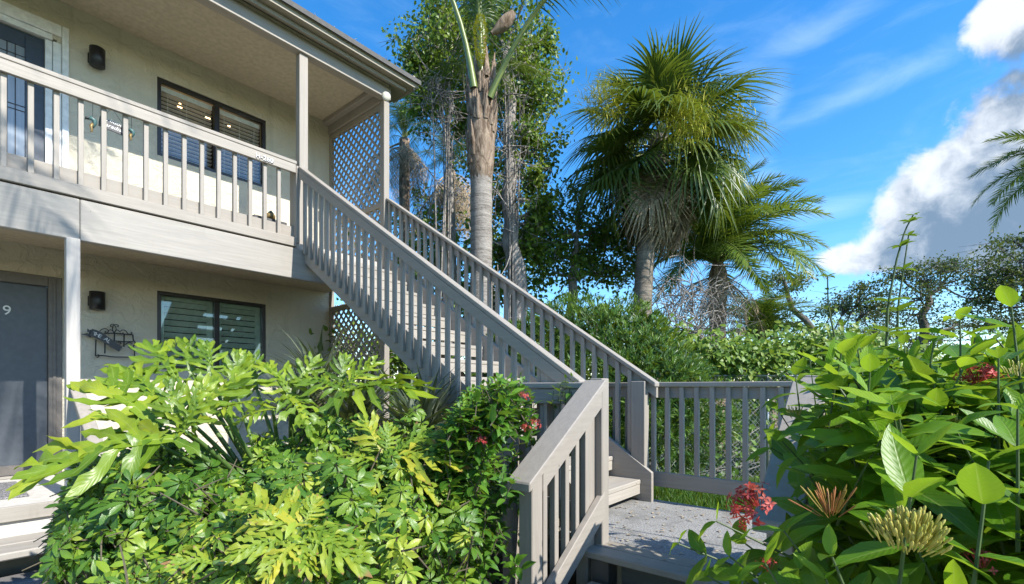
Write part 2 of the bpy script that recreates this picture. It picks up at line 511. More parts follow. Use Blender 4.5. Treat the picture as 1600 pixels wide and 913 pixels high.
STEMG = flat('green_stem', (.05, .085, .018), .6)
STEMB = flat('brown_stem', (.09, .075, .045), .8)
PETI = flat('philodendron_petiole', (.085, .15, .035), .4)
YPET = flat('petiole_green_rachis', (.16, .20, .05), .4)
RED = leafmat('red_flower', [(.42, .03, .035), (.55, .06, .06), (.62, .12, .12)], .3, .5, .3, tcol=(.6, .08, .06))
ORANGE = leafmat('orange_bud', [(.38, .12, .05), (.45, .20, .07), (.36, .28, .06)], .25, .45, .35, tcol=(.5, .2, .05))
YBUD = leafmat('yellow_bud', [(.30, .30, .05), (.42, .38, .08), (.55, .47, .12)], .2, .4, .4, tcol=(.5, .45, .08))
FRUIT = leafmat('palm_flower_spray', [(.28, .30, .03), (.42, .42, .05), (.55, .48, .07)], .2, .5, .3)
# ================================================================== SETTING
def sheet(name, x0, x1, y0, y1, z, mat, kind='structure'):
    o = link(name, np_mesh(name, [[x0, y0, z], [x1, y0, z], [x1, y1, z], [x0, y1, z]], [np.array([[0, 1, 2, 3]])], mat, smooth=False))
    o['kind'] = kind; return o
sheet('ground', -600, 900, -600, 900, GZ, LAWN)
sheet('mulch_bed', -2.5, 4.3, .75, 7.3, GZ + .004, MULCH)
sheet('path', -6, 2.25, -4.5, 1.7, GZ + .008, PATHM)

# ================================================================== APARTMENT BUILDING
YB, YW, XR = 5.65, 7.093, 4.05          # balcony front, wall face, right end of the wall
XL = -3.2
bld = thing('apartment_building', 'two storey beige stucco apartment building with an upper balcony and taupe wood trim', 'building', (1, 8.5, GZ))

WINX0, WINX1 = 1.792, 3.081
WINS = dict(lower=(.234, 1.194), upper=(2.844, 3.804))
DX0, DX1 = -.11, .825
ZFL, ZUP = -.92, 1.75
def wall():
    m = MB(); T = .2
    y0, y1 = YW, YW + T
    for (za, zb, wz, dtop) in ((GZ, 1.52, WINS['lower'], 1.12), (1.52, 4.3, WINS['upper'], 3.74)):
        dz = ZFL if za < 0 else ZUP
        m.box(XL, DX0 - .07, y0, y1, za, zb, .002)
        m.box(DX0 - .07, DX1 + .07, y0, y1, dtop, zb, .002)
        m.box(DX0 - .07, DX1 + .07, y0, y1, za, dz, .002)
        m.box(DX1 + .07, WINX0, y0, y1, za, zb, .002)
        m.box(WINX0, WINX1, y0, y1, wz[1], zb, .002); m.box(WINX0, WINX1, y0, y1, za, wz[0], .002)
        m.box(WINX1, XR, y0, y1, za, zb, .002)
    m.box(XR - .2, XR, y1, 15, GZ, 4.3, .002); m.box(XL, XL + .2, y1, 15, GZ, 4.3, .002)
    return m
wall().build('wall', STUCCO, bld)
MB().box(XR + .001, XR + .05, YW - .06, YW + .12, GZ, 4.1, .004).build('corner_trim', WZ, bld)
# upper floor: slab, soffit, beam, ledge
MB().box(XL, 4.02, 5.72, YW - .002, 1.52, ZUP).build('balcony_floor', flat('balcony_floor_paint', (.46, .425, .37), .8), bld)
MB().box(XL, 4.0, 5.72, YW - .002, 1.495, 1.518).build('lower_soffit', CEIL, bld)
m = MB(); m.box(XL, .86, 5.642, 5.718, 1.30, 1.662, .006); m.box(.863, 4.10, 5.642, 5.718, 1.30, 1.662, .006)
m.build('balcony_beam', WBEAM, bld)
MB().box(XL, 2.80, 5.628, 5.718, 1.676, 1.786, .006).build('balcony_ledge', WX, bld)
MB().box(XL, 2.80, 5.71, 5.745, 1.788, 1.93, .004).build('kick_board', WX, bld)
# upper ceiling, beam, eave
m = MB(); m.box(XL, 4.09, 5.60, YW - .002, 4.172, 4.20); m.build('upper_ceiling', CEIL, bld)
m = MB(); m.box(XL, 4.12, 5.60, 5.72, 4.00, 4.17, .006); m.box(4.02, 4.12, 5.722, YW - .002, 3.985, 4.17, .006); m.box(3.93, 4.018, 5.722, YW - .002, 4.10, 4.168, .006)
m.build('eave_beam', WX, bld)
m = MB(); m.box(XL, 4.285, 5.475, 5.515, 4.15, 4.20, .003); m.box(XL, 4.36, 5.38, 5.60, 4.202, 4.222, .003); m.box(4.122, 4.36, 5.602, 11.9, 4.202, 4.222, .003)
m.build('eave_soffit', wood('soffit_board', 0, (.30, .265, .205), .3), bld)
rf = MB()
def pitched(z0, z1, y0, x0, x1):
    ridge = 10.2; k = .36
    poly = [(y0, z0), (ridge, z0 + k * (ridge - y0)), (15.4, z0 + k * (ridge - 5.0) - .36 * 5.2), (15.4, z1 + .36 * 0 + (z0 + k * (ridge - 5.0) - .36 * 5.2) - z0), (ridge, z1 + k * (ridge - y0)), (y0, z1)]
    return poly
rf.prism(pitched(4.26, 4.32, 5.34, 0, 0), 0, XL, 4.44)
roof = rf.build('roof', SHING, bld)
m = MB(); m.box(4.365, 4.40, 5.42, 5.9, 4.20, 4.40, .003); m.build('barge_board', WY, roof)
g = MB()
prof = [(5.372, 4.335), (5.372, 4.30), (5.378, 4.285), (5.392, 4.232), (5.40, 4.224), (5.46, 4.224), (5.46, 4.335), (5.452, 4.335), (5.452, 4.236), (5.41, 4.236), (5.384, 4.30), (5.384, 4.335)]
g.prism(prof, 0, XL, 4.415)
g.box(4.4155, 4.42, 5.374, 5.458, 4.225, 4.333, .001)
g.build('gutter', GUT, roof)
dbl = MB()
r0 = np.random.default_rng(3)
for i in range(110):
    x = r0.uniform(1.6, 4.2); y = 5.385 + r0.uniform(0, .06); L = r0.uniform(.02, .09)
    d = unit(np.array([r0.normal(0, 1), r0.normal(0, .25), abs(r0.normal(0, .4))]))
    dbl.tube([[x, y, 4.337], list(np.array([x, y, 4.338]) + d * L)], [.0035, .001], 4, False)
dbl.build('leaf_litter', DEADM, roof)
# gable end above the wall
MB().prism([(5.75, 4.222), (14.6, 4.222), (10.2, 5.72)], 0, XR - .12, XR + .02).build('gable', STUCCO, bld)
# posts of the balcony roof and the porch
MB().box(2.833, 2.94, 5.632, 5.73, 2.60, 4.0, .005).build('post', WZ, bld)
MB().box(2.80, 2.93, 5.722, 5.81, 1.52, 2.64, .005).build('post', WZ, bld)
MB().box(4.03, 4.12, 5.635, 5.735, GZ, 4.0, .005).build('post', WZ, bld)
MB().box(.763, .855, 5.58, 5.68, ZFL + .001, 1.298, .005).build('post', wood('pale_post', 2, (.45, .415, .37), .15), bld)
# porch slab
MB().box(XL, .87, 5.42, YW - .002, GZ, ZFL, .004).build('porch_floor', CONC, bld)
MB().box(XL, .90, 5.385, 5.417, -1.035, ZFL + .004, .006).build('porch_nosing', WSTEP, bld)

def window(z0, z1, lower):
    w = MB(); f = .045; y0, y1 = YW + .012, YW + .075
    w.box(WINX0, WINX1, y0, y1, z1 - f, z1 - .001, .004); w.box(WINX0, WINX1, y0, y1, z0 + .001, z0 + f, .004)
    w.box(WINX0 + .001, WINX0 + f, y0, y1, z0 + f, z1 - f, .004); w.box(WINX1 - f, WINX1 - .001, y0, y1, z0 + f, z1 - f, .004)
    xm = (WINX0 + WINX1) / 2 + .02
    w.box(xm - .03, xm + .03, y0, y1, z0 + f, z1 - f, .004)
    fr = w.build('window', BRONZE, bld)
    for (a, b) in ((WINX0 + f, xm - .03), (xm + .03, WINX1 - f)):
        g = MB(); yy = y0 + (.022 if a < 2 else .036)
        g.box(a, b, yy, yy + .005, z0 + f, z1 - f, .0005); g.build('pane', GLASSG if lower else GLASS, fr)
        s = MB(); ys = YW + .115
        if lower:
            st = .055
            s.box(a - .01, a + st, ys, ys + .03, z0, z1, .003); s.box(b - st, b + .01, ys, ys + .03, z0, z1, .003)
            s.box(a + st, b - st, ys, ys + .03, z1 - .09, z1, .003)
            n = 11; p = (z1 - .09 - z0) / n
            for i in range(n):
                zc = z0 + p * (i + .5)
                def tilt(V, zc=zc):
                    V = V.copy(); dy = V[:, 1] - (ys + .015); dz = V[:, 2] - zc; a_ = R(-52)
                    V[:, 1] = ys + .015 + dy * math.cos(a_) - dz * math.sin(a_); V[:, 2] = zc + dy * math.sin(a_) + dz * math.cos(a_); return V
                s.box(a + st, b - st, ys - .022, ys + .052, zc - .005, zc + .005, .002, tilt)
            s.build('shutter', SHUT, fr)
        else:
            s.box(a + .004, b - .004, ys - .02, ys + .03, z1 - .115, z1 - .05, .003)
            n = 17; p = (z1 - .12 - z0) / n
            for i in range(n):
                zc = z0 + p * (i + .5)
                def tilt(V, zc=zc):
                    V = V.copy(); dy = V[:, 1] - (ys + .005); dz = V[:, 2] - zc; a_ = R(-12)
                    V[:, 1] = ys + .005 + dy * math.cos(a_) - dz * math.sin(a_); V[:, 2] = zc + dy * math.sin(a_) + dz * math.cos(a_); return V
                s.box(a + .006, b - .006, ys - .02, ys + .03, zc - .0018, zc + .0018, .0006, tilt)
            for q in (.15, .5, .85):
                xx = a + (b - a) * q; s.box(xx - .002, xx + .002, ys - .021, ys - .019, z0 + .05, z1 - .11, .0004)
            s.build('blind', BLIND, fr)
    rm = MB(); ya, yb = YW + .2, YW + 2.2
    for bx in ((WINX0 - .4, WINX1 + .6, ya + 1.9, yb, z0 - .8, z1 + .3), (WINX0 - .4, WINX0 - .35, ya, ya + 1.9, z0 - .8, z1 + .3), (WINX1 + .55, WINX1 + .6, ya, ya + 1.9, z0 - .8, z1 + .3),
               (WINX0 - .35, WINX1 + .55, ya, ya + 1.9, z0 - .8, z0 - .75), (WINX0 - .35, WINX1 + .55, ya, ya + 1.9, z1 + .25, z1 + .3)): rm.box(*bx, .001)
    rm.build('room', DARKROOM, fr)
window(*WINS['lower'], True); window(*WINS['upper'], False)

def emit(name, col, s):
    m, t, p, o = mat_new(name); p.inputs['Emission Color'].default_value = (*col, 1); p.inputs['Emission Strength'].default_value = s; p.inputs['Base Color'].default_value = (*col, 1); return m
BULB = emit('warm_bulb', (1, .6, .26), 7)
for i, (u, v, lab) in enumerate(((281, 166, 'warm glowing bulb behind the upper blinds, nearest the window left end'), (324.5, 185, 'warm glowing bulb behind the upper blinds beside the dark centre bar'), (358, 197, 'faint warm bulb behind the right sash of the upper blinds'))):
    p = ray(u, v); p = p * (YW + .32) / p[1]
    t = thing('hanging_bulb', lab, 'lamp', p, 'bulbs glowing behind the upper window blinds')
    mb = MB(); prof = [(-.03, .006), (-.022, .022), (0, .03), (.02, .022), (.034, .01)]
    if i == 2: prof = [(a * .6, b * .6) for a, b in prof]
    mb.tube([p + [0, 0, a] for a, b in prof], [b for a, b in prof], 10)
    mb.build('bulb', BULB, t, True)
    top = WINS['upper'][1] + .245
    MB().tube([p + [0, 0, .024], p + [0, 0, .05]], [.009, .009], 8).tube([p + [0, 0, .05], [p[0], p[1], top]], [.0025, .0025], 5).build('cord', BLACK, t)

# ---- doors
def door_lower():
    d = MB().box(DX0, DX1, YW + .03, YW + .075, ZFL + .03, 1.078, .003).build('door', DOORLOW, bld)
    fm = MB(); y0, y1 = YW - .02, YW + .03
    fm.box(DX1 + .001, DX1 + .11, y0, YW + .08, ZFL + .001, 1.19, .005); fm.box(DX0 - .11, DX0 - .001, y0, YW + .08, ZFL + .001, 1.19, .005)
    fm.box(DX0 - .001, DX1 + .001, y0, YW + .08, 1.083, 1.19, .005)
    fm.box(DX1 + .035, DX1 + .06, y0 - .012, y0 - .001, ZFL + .001, 1.16, .003)
    fm.build('door_frame', DOORFRM, d)
    MB().box(DX0 + .002, DX1 - .002, YW + .018, YW + .029, ZFL + .032, ZFL + .13, .002).build('door_sweep', DOORFRM, d)
    MB().box(DX0, DX1, YW - .03, YW + .1, ZFL + .002, ZFL + .026, .004).build('threshold', WSTEP, d)
    h = MB(); h.tube([[.0, YW + .03, -.02], [.0, YW - .03, -.02]], [.02, .014], 10); h.tube([[0, YW - .03, -.02], [0, YW - .045, -.02], [0, YW - .07, -.02]], [.014, .03, .022], 12); h.build('door_knob', IRON, d, True)
    return d
DLOW = door_lower()
def door_upper():
    zt = 3.70
    d = MB()
    gx0, gx1, gz0, gz1 = .06, .655, ZUP + .28, zt - .15
    y0, y1 = YW + .035, YW + .08
    d.box(DX0, gx0, y0, y1, ZUP + .02, zt, .003); d.box(gx1, .80, y0, y1, ZUP + .02, zt, .003)
    d.box(gx0, gx1, y0, y1, gz1, zt, .003); d.box(gx0, gx1, y0, y1, ZUP + .02, gz0, .003)
    door = d.build('door', DOORUP, bld)
    MB().box(gx0, gx1, y0 + .015, y0 + .03, gz0, gz1, .001).build('door_glass', FROST, door)
    c = MB(); yy = y0 + .008
    def bar(xa, xb, za, zb): c.box(xa, xb, yy, yy + .006, za, zb, .001)
    w = .007
    for x in (gx0 + .07, gx1 - .07, gx1 - .13): bar(x - w / 2, x + w / 2, gz0, gz1)
    for z in (gz0 + .10, gz0 + .18, gz1 - .10, gz1 - .17, gz1 - .62, gz1 - .67): bar(gx0, gx1, z - w / 2, z + w / 2)
    bar(.34, .347, gz1 - .17, gz1 - .10); bar(.28, .287, gz0 + .1, gz0 + .18)
    c.build('leading', IRON, door)
    fr = MB()
    for (a, b, ya, yb) in ((.803, .86, YW + .002, YW + .09), (.863, .93, YW - .012, YW + .09), (.933, .988, YW - .03, YW - .001)):
        fr.box(a, b, ya, yb, ZUP + .002, zt + .2 if a > .93 else zt + .01, .003)
    fr.box(-.3, .93, YW - .03, YW - .001, 3.78, 3.90, .004); fr.box(-.3, .86, YW - .012, YW + .09, 3.715, 3.777, .004)
    fr.box(-.3, -.115, YW - .03, YW + .09, ZUP + .002, 3.712, .004)
    fr.build('door_frame', WHITE, door)
    h = MB(); h.tube([[-.05, YW + .03, ZUP + .95], [-.05, YW - .04, ZUP + .95]], .014, 8); h.tube([[-.05, YW - .04, ZUP + .87], [-.05, YW - .045, ZUP + .95], [-.05, YW - .04, ZUP + 1.05]], .012, 8); h.build('door_handle', IRON, door, True)
door_upper()

# ---- wall lights
def sconce(z, label):
    t = thing('wall_sconce', label, 'wall light', (1.21, YW, z), 'black cylinder wall lights')
    s = MB(); a = np.linspace(0, 2 * np.pi, 28, endpoint=False); r = .07; c = np.array([1.213, YW - .095])
    s.tube([[c[0], c[1], z - .1], [c[0], c[1], z - .098], [c[0], c[1], z + .098], [c[0], c[1], z + .1]], [r - .004, r, r, r - .004], 28)
    s.build('shade', BLACK, t, True)
    MB().box(1.145, 1.28, YW - .03, YW - .001, z - .055, z + .055, .004).build('back_plate', BLACK, t)
sconce(3.68, 'black cylinder wall light between the white door and the upper window')
sconce(.975, 'black cylinder wall light beside the grey lower door and pale porch post')

# ---- lattice: one screen per storey, on the wall's end towards the corner post
def lattice(z0, z1, label, rails):
    t = thing('lattice_screen', label, 'lattice', (4.07, 6.4, z0), 'wood lattice screens closing the balcony end')
    ya, yb = 5.738, YW - .062
    fr = MB()
    for z in rails: fr.box(4.045, 4.095, ya, yb, z, z + .075, .004)
    fr.box(4.045, 4.095, yb - .001, yb + .055, z0, z1, .004)
    fr.build('frame', WY, t)
    la = MB(); sp = .095; w = .036
    W = yb - ya; H = z1 - z0
    for sgn, x0 in ((1, 4.060), (-1, 4.072)):
        k = -H
        while k < W:
            # strip from (y=ya+k, z0) going up at 45 degrees
            y_a, y_b = max(k, 0), min(k + H, W)
            if y_b - y_a > .03:
                pts = [(y_a, y_a - k), (y_b, y_b - k)]
                if sgn < 0: pts = [(W - p[0], p[1]) for p in pts]
                (p0, q0), (p1, q1) = pts
                hw = w / 2 * 1.414
                poly = [(ya + p0, z0 + q0 - hw), (ya + p1, z0 + q1 - hw), (ya + p1, z0 + q1 + hw), (ya + p0, z0 + q0 + hw)]
                la.prism(poly, 0, x0, x0 + .009)
            k += sp * 1.414
    la.build('slats', WY, t)
lattice(1.77, 3.98, 'taupe wood lattice screen at the balcony end under the roof corner', (1.77, 2.53, 3.905))
lattice(-1.3, 1.28, 'shaded wood lattice screen under the stairs beside the lower wall', (-1.3, 1.20))

# ---- round floodlight at the roof corner
t = thing('floodlight', 'round pale floodlight under the eave above the corner post', 'floodlight', (4.1, 5.6, 4.05))
c = onp = ray(603.5, 151) * (5.50 / ray(603.5, 151)[1]); d = unit(np.array([-.45, -.85, -.25]))
m = MB(); m.tube([c - d * .10, c - d * .06, c - d * .02, c], [.02, .035, .056, .06], 20); m.build('housing', wood('lamp_housing', 2, (.5, .46, .38), .2), t, True)
MB().tube([c + d * .001, c + d * .008, c + d * .014], [.054, .05, .02], 20).build('lens', LENS, t, True)
MB().tube([c - d * .09, c + np.array([.01, .1, .03])], [.014, .014], 8).build('bracket', WZ, t, True)

# ================================================================== RAILINGS
def srail(axis, sgn, base, s0, s1, z0, z1):
    """local frame of a rail: s runs along world axis, n = sgn * other axis from base; z relative to the line z0..z1"""
    def W(V):
        V = V.copy(); s, n, z = V[:, 0].copy(), V[:, 1].copy(), V[:, 2].copy()
        zl = z0 + (z1 - z0) * (s - s0) / (s1 - s0)
        o = np.zeros_like(V); o[:, axis] = s; o[:, 1 - axis] = base + sgn * n; o[:, 2] = zl + z
        return o
    return W
def railing(name, label, axis, sgn, base, s0, s1, z0, z1, bal, baltop, balbot, cap=(0, .09), band=(.049, .087), baln=(.011, .049), bandz=(-.145, -.044), bw=.038, capt=.042, group=None, extra=None, mats=None, first=None, cat='railing', sa=None):
    w = mats or (WX if axis == 0 else WY)
    f = srail(axis, sgn, base, s0, s1, z0, z1)
    loc = [0, 0, 0]; loc[axis] = (s0 + s1) / 2; loc[1 - axis] = base; loc[2] = min(z0, z1) - .9
    t = thing(name, label, cat, loc, group)
    a, b = min(s0, s1), max(s0, s1)
    MB().box(a, b, cap[0], cap[1], -capt, 0, .006, f).build('handrail_cap', w, t)
    MB().box(a + .01, b - .01, band[0], band[1], bandz[0], bandz[1], .004, f).build('top_rail', w, t)
    for s in bal:
        MB().box(s - bw / 2, s + bw / 2, baln[0], baln[1], balbot(s) if callable(balbot) else balbot, baltop, .003, f).build('baluster', WZ, t)
    if extra: extra(t, f)
    return t
# balcony
bx = [.398 + .158 * i for i in range(-21, 15)]
def ex(t, f):
    MB().box(2.797, 2.83, .0, .08, -.97, -.05, .004, f).build('end_post', WZ, t)
brail = railing('balcony_railing', 'taupe balcony railing with flat cap and square balusters in front of the white door', 0, -1, 5.716, XL, 2.80, 2.691, 2.691, [x for x in bx if x > -2.9], -.05, 1.795 - 2.691, extra=ex)
# house number letters on the balcony band
def text(name, body, size, loc, rot, mat, parent=None, label=None, cat=None, extr=.002, shear=0., spacing=1.0):
    t = bpy.data.curves.new(name, 'FONT'); t.body = body; t.size = size; t.extrude = extr; t.align_x = 'CENTER'; t.align_y = 'CENTER'; t.shear = shear; t.space_character = spacing
    t.materials.append(mat)
    o = bpy.data.objects.new(name, t); C.objects.link(o); o.rotation_euler = rot
    off = mathutils.Vector((0, 0, 0)); p = parent
    while p is not None: off += p.location; p = p.parent
    bpy.context.view_layer.update()
    me = bpy.data.meshes.new_from_object(o.evaluated_get(bpy.context.evaluated_depsgraph_get()))
    bpy.data.objects.remove(o); o = bpy.data.objects.new(name, me); C.objects.link(o); o.rotation_euler = rot
    if not me.materials: me.materials.append(mat)
    if parent is not None: o.parent = parent
    o.location = mathutils.Vector(loc) - off
    if parent is not None and parent.name.startswith('unit_number'): o.rotation_euler = (0, 0, 0); o.location = (o.location.x, o.location.z, -o.location.y)
    if label: tag(o, label, cat)
    return o
un = text('unit_number', 'H-260', .070, (2.425, 5.7155 - .087 - .007, 2.585), (math.pi / 2, 0, 0), LETTER, None, 'small pale unit number H-260 on the balcony top rail', 'number', spacing=1.1)
text('letter_shadow', 'H-260', .073, (2.430, 5.7155 - .087 - .003, 2.5795), (math.pi / 2, 0, 0), BRONZE, un, extr=.0025, spacing=1.055)  # dark offset copy behind the digits stands in for their edge shading

text('house_number', '9', .135, (.523, YW + .024, .792), (math.pi / 2, 0, 0), LETTER, DLOW, extr=.004)

# stairs
MS = .666; YE = 1.739; ZE = .054
def zcap(y): return ZE + MS * (y - YE)
STB, STT = -1.136, -.80
def stair_rail(label, sgn, base, ypost):
    ys = [1.62 + .1235 * i for i in range(3, 33)]
    def ex(t, f):
        MB().box(YE + .02, 5.62, -.030, .011, STB, STT, .005, f).build('stringer', WY, t)
        MB().box(ypost, ypost + .13, -.05, .045, -1.015 - zcap(ypost + .1) + .04, -.05, .005, f).build('newel_post', WZ, t) if False else None
        x0, x1 = sorted((base + sgn * -.018, base + sgn * .075))
        m = MB(); m.box(x0, x1, ypost, ypost + .13, -.985, zcap(ypost) - .05, .005); m.build('newel_post', WZ, t)
    return railing('stair_railing', label, 1, sgn, base, YE, 5.62, ZE, zcap(5.62), ys, -.05, -1.01, extra=ex, group='railings of the long stair flight')
stair_rail('near stair railing with wide sloped cap rising to the balcony post', -1, 2.901, 1.95)
stair_rail('far stair railing rising to the roof corner post beside the palm trunk', 1, 4.051, 1.83)
fl = thing('stair_flight', 'straight taupe wooden stair flight between two sloped railings up to the balcony', 'stairs', (3.47, 3.6, GZ))
ny = 14; y0 = 1.86; run = (5.64 - y0) / ny; rise = (1.75 + .985) / 15
for i in range(ny):
    z = -.985 + rise * (i + 1); y = y0 + run * i
    x0, x1 = 2.932, 4.020
    m = MB(); m.box(x0, x1, y, y + run + .03, z - .04, z, .006); m.box(x0 + .002, x1 - .002, y + .004, y + .04, z - .125, z - .042, .003)
    m.build('tread', WTREAD, fl)
m = MB()
for xc in (3.30, 3.66):
    poly = [(y0 + .1, -.985), (y0 + .5, -.985), (5.63, 1.42), (5.63, 1.66)]
    m.prism([(a, b - .13) for a, b in poly], 0, xc, xc + .04)
m.build('carriage', WY, fl)

# landing
LX0, LX1, LY0, LY1, LZ = 2.55, 4.16, .33, 2.5, -.985
ld = thing('landing_deck', 'low landing with two front planks and grey speckled aggregate surface', 'deck', (3.3, 1.2, GZ))
MB().box(LX0, LX0 + .135, LY0 - .05, 1.56, LZ - .04, LZ, .006).build('plank', WDECK, ld)
MB().box(LX0 + .139, LX0 + .275, LY0 - .05, 1.56, LZ - .04, LZ, .006).build('plank', WDECK, ld)
MB().box(LX0 + .279, LX1 - .01, LY0 - .02, LY1, LZ - .06, LZ - .004, .004).build('surface_slab', AGG, ld)
MB().box(LX0 + .03, LX0 + .15, 1.40, 1.52, GZ, LZ - .042, .006).build('support_post', WOLD, ld)
MB().box(LX0 + .03, LX0 + .15, .36, .48, GZ, LZ - .042, .006).build('support_post', WOLD, ld)
m = MB(); m.box(LX0 + .16, LX0 + .20, .50, 1.38, GZ, LZ - .05, .004); m.box(LX0 + .30, LX1 - .05, 1.62, 1.66, GZ, LZ - .07); m.build('skirt_board', wood('dark_skirt', 1, (.16, .14, .11), .9), ld)
st = thing('lower_steps', 'two short plank steps from the landing down to the path', 'steps', (2.2, 1.0, GZ))
MB().box(2.27, 2.52, .47, 1.48, -1.18, -1.14, .006).build('tread', WDECK, st); MB().box(2.0, 2.26, .47, 1.48, -1.37, -1.33, .006).build('tread', WDECK, st)
m = MB()
for y in (.5, 1.41): m.prism([(2.0, GZ), (2.54, GZ), (2.54, -1.182), (2.27, -1.182), (2.27, -1.372), (2.0, -1.372)], 1, y, y + .04)
m.build('stringer', wood('step_stringer', 0, (.22, .19, .15), .8), st)

# back rail of the landing (level), guard over the plants on the other side
def ex(t, f):
    MB().box(.47, 2.5, -.004, .034, -.93, -.80, .005, f).build('bottom_rail', WY, t)
    MB().box(.36, .45, .0, .09, LZ - .05 - .05, -.043, .005, f).build('post', WZ, t)
    MB().box(1.99, 2.08, .05, .14, GZ - .05, -.15, .005, f).build('post', WZ, t)
railing('landing_railing', 'level landing railing in front of the green hedge and vines', 1, 1, 4.165, .33, 2.5, .055, .057, [.66 + .128 * i for i in range(14) if abs(.66 + .128 * i - 2.0) > 0], -.045, -.802, cap=(-.01, .10), band=(.040, .078), baln=(.002, .040), bandz=(-.14, -.044), extra=ex)
def ex(t, f):
    MB().box(2.25, 2.34, .0, .09, GZ - .045, -.043, .005, f).build('post', WZ, t)
    MB().box(1.63, 2.25, .004, .04, -.93, -.80, .005, f).build('bottom_rail', WY, t)
railing('guard_rail', 'short level guard rail behind the red flowered shrub beside the stair foot', 1, -1, 2.80, 1.612, 2.34, .040, .042, [1.75, 1.88, 2.01, 2.14], -.045, -.802, cap=(-.01, .10), band=(.049, .087), baln=(.011, .049), bandz=(-.145, -.044), extra=ex)

def step_rail(label, yin, ydir):
    """sloped rail along X beside the lower steps; yin = face towards the steps' outside (camera side)"""
    sl = .684; xt, zt = 2.715, .058
    x0 = 1.93
    f0 = srail(0, ydir, yin, x0, xt, zt - sl * (xt - x0), zt)
    t = thing('step_railing', label, 'railing', (2.3, yin, GZ), 'short railings flanking the lower steps')
    MB().box(x0, xt, -.03, .125, -.048, 0, .006, f0).build('handrail_cap', WX, t)
    MB().box(2.084, xt - .002, -.002, .040, -.175, -.050, .004, f0).build('top_rail', WX, t)
    MB().box(2.084, xt + .04, -.002, .040, -.895, -.735, .004, f0).build('bottom_rail', WX, t)
    m = MB(); y0, y1 = sorted((yin, yin + ydir * .09))
    MB().box(xt, xt + .09, y0, y1, LZ - .13, zt + .006, .005).build('post', WZ, t)
    MB().box(xt - .10, xt - .012, y0 + .045, y1 + .04, GZ, -.18, .005).build('post', WZ, t)
    MB().box(1.99, 2.082, y0, y1, GZ, zt - sl * (xt - 2.04) - .046, .005).build('post', WZ, t)
    for i in range(5):
        xc = 2.165 + .11 * i
        MB().box(xc - .019, xc + .019, .042, .080, -.80, -.052, .003, f0).build('baluster', WZ, t)
step_rail('short sloped railing with wide cap left of the lower steps in front of the landing', 1.515, 1)
step_rail('short sloped railing half hidden behind the large leaved foreground shrub', .335, 1)

# porch steps and their rail
ps = thing('porch_steps', 'pale wooden porch steps below the grey lower door', 'steps', (0, 5, GZ))
for (xa, xb, ya, yb, z, mt) in ((XL, .635, 4.86, 5.38, -1.145, WSTEP), (XL, .88, 4.52, 5.05, -1.355, wood('shaded_step', 0, (.20, .195, .19), .5))):  # lower tread's wood coloured darker to carry the shade of the plants
    m = MB(); m.box(xa, xb, ya, (ya + yb) / 2 - .004, z - .055, z, .01); m.box(xa, xb, (ya + yb) / 2, yb, z - .055, z, .01)
    m.build('tread', mt, ps)
m = MB(); m.box(.64, .69, 4.9, 5.38, GZ, -1.10, .005); m.box(XL, .62, 5.30, 5.34, GZ, -1.2); m.box(XL, .62, 4.98, 5.02, GZ, -1.41); m.build('riser_board', wood('riser', 0, (.22, .185, .13), .6), ps)
MB().box(.78, .87, 4.60, 4.69, GZ, -1.412, .006).build('support_post', WZ, ps)
pr = srail(1, 1, .80, 5.575, 4.55, .03, -.55)
t = thing('porch_railing', 'pale sloped porch step railing half hidden by the big lobed leaves', 'railing', (.8, 5.1, GZ))
MB().box(4.55, 5.575, -.02, .07, -.042, 0, .005, pr).build('handrail_cap', WY, t)
MB().box(4.56, 5.57, .0, .04, -.14, -.044, .004, pr).build('top_rail', WY, t)
MB().box(4.56, 5.57, .0, .04, -.86, -.76, .004, pr).build('bottom_rail', WY, t)
for s in np.arange(4.72, 5.55, .125): MB().box(s - .019, s + .019, .041, .079, -.84, -.05, .003, pr).build('baluster', WZ, t)
MB().box(.79, .88, 4.55, 4.64, -1.354, -.58, .005).build('post', WZ, t)

# ---- small things on the wall, the balcony and the porch
tag(MB().box(-.6, .56, 5.80, 6.75, ZFL + .001, ZFL + .016, .004).build('door_mat', MAT), 'black and white speckled mat on the porch before the grey door', 'mat')
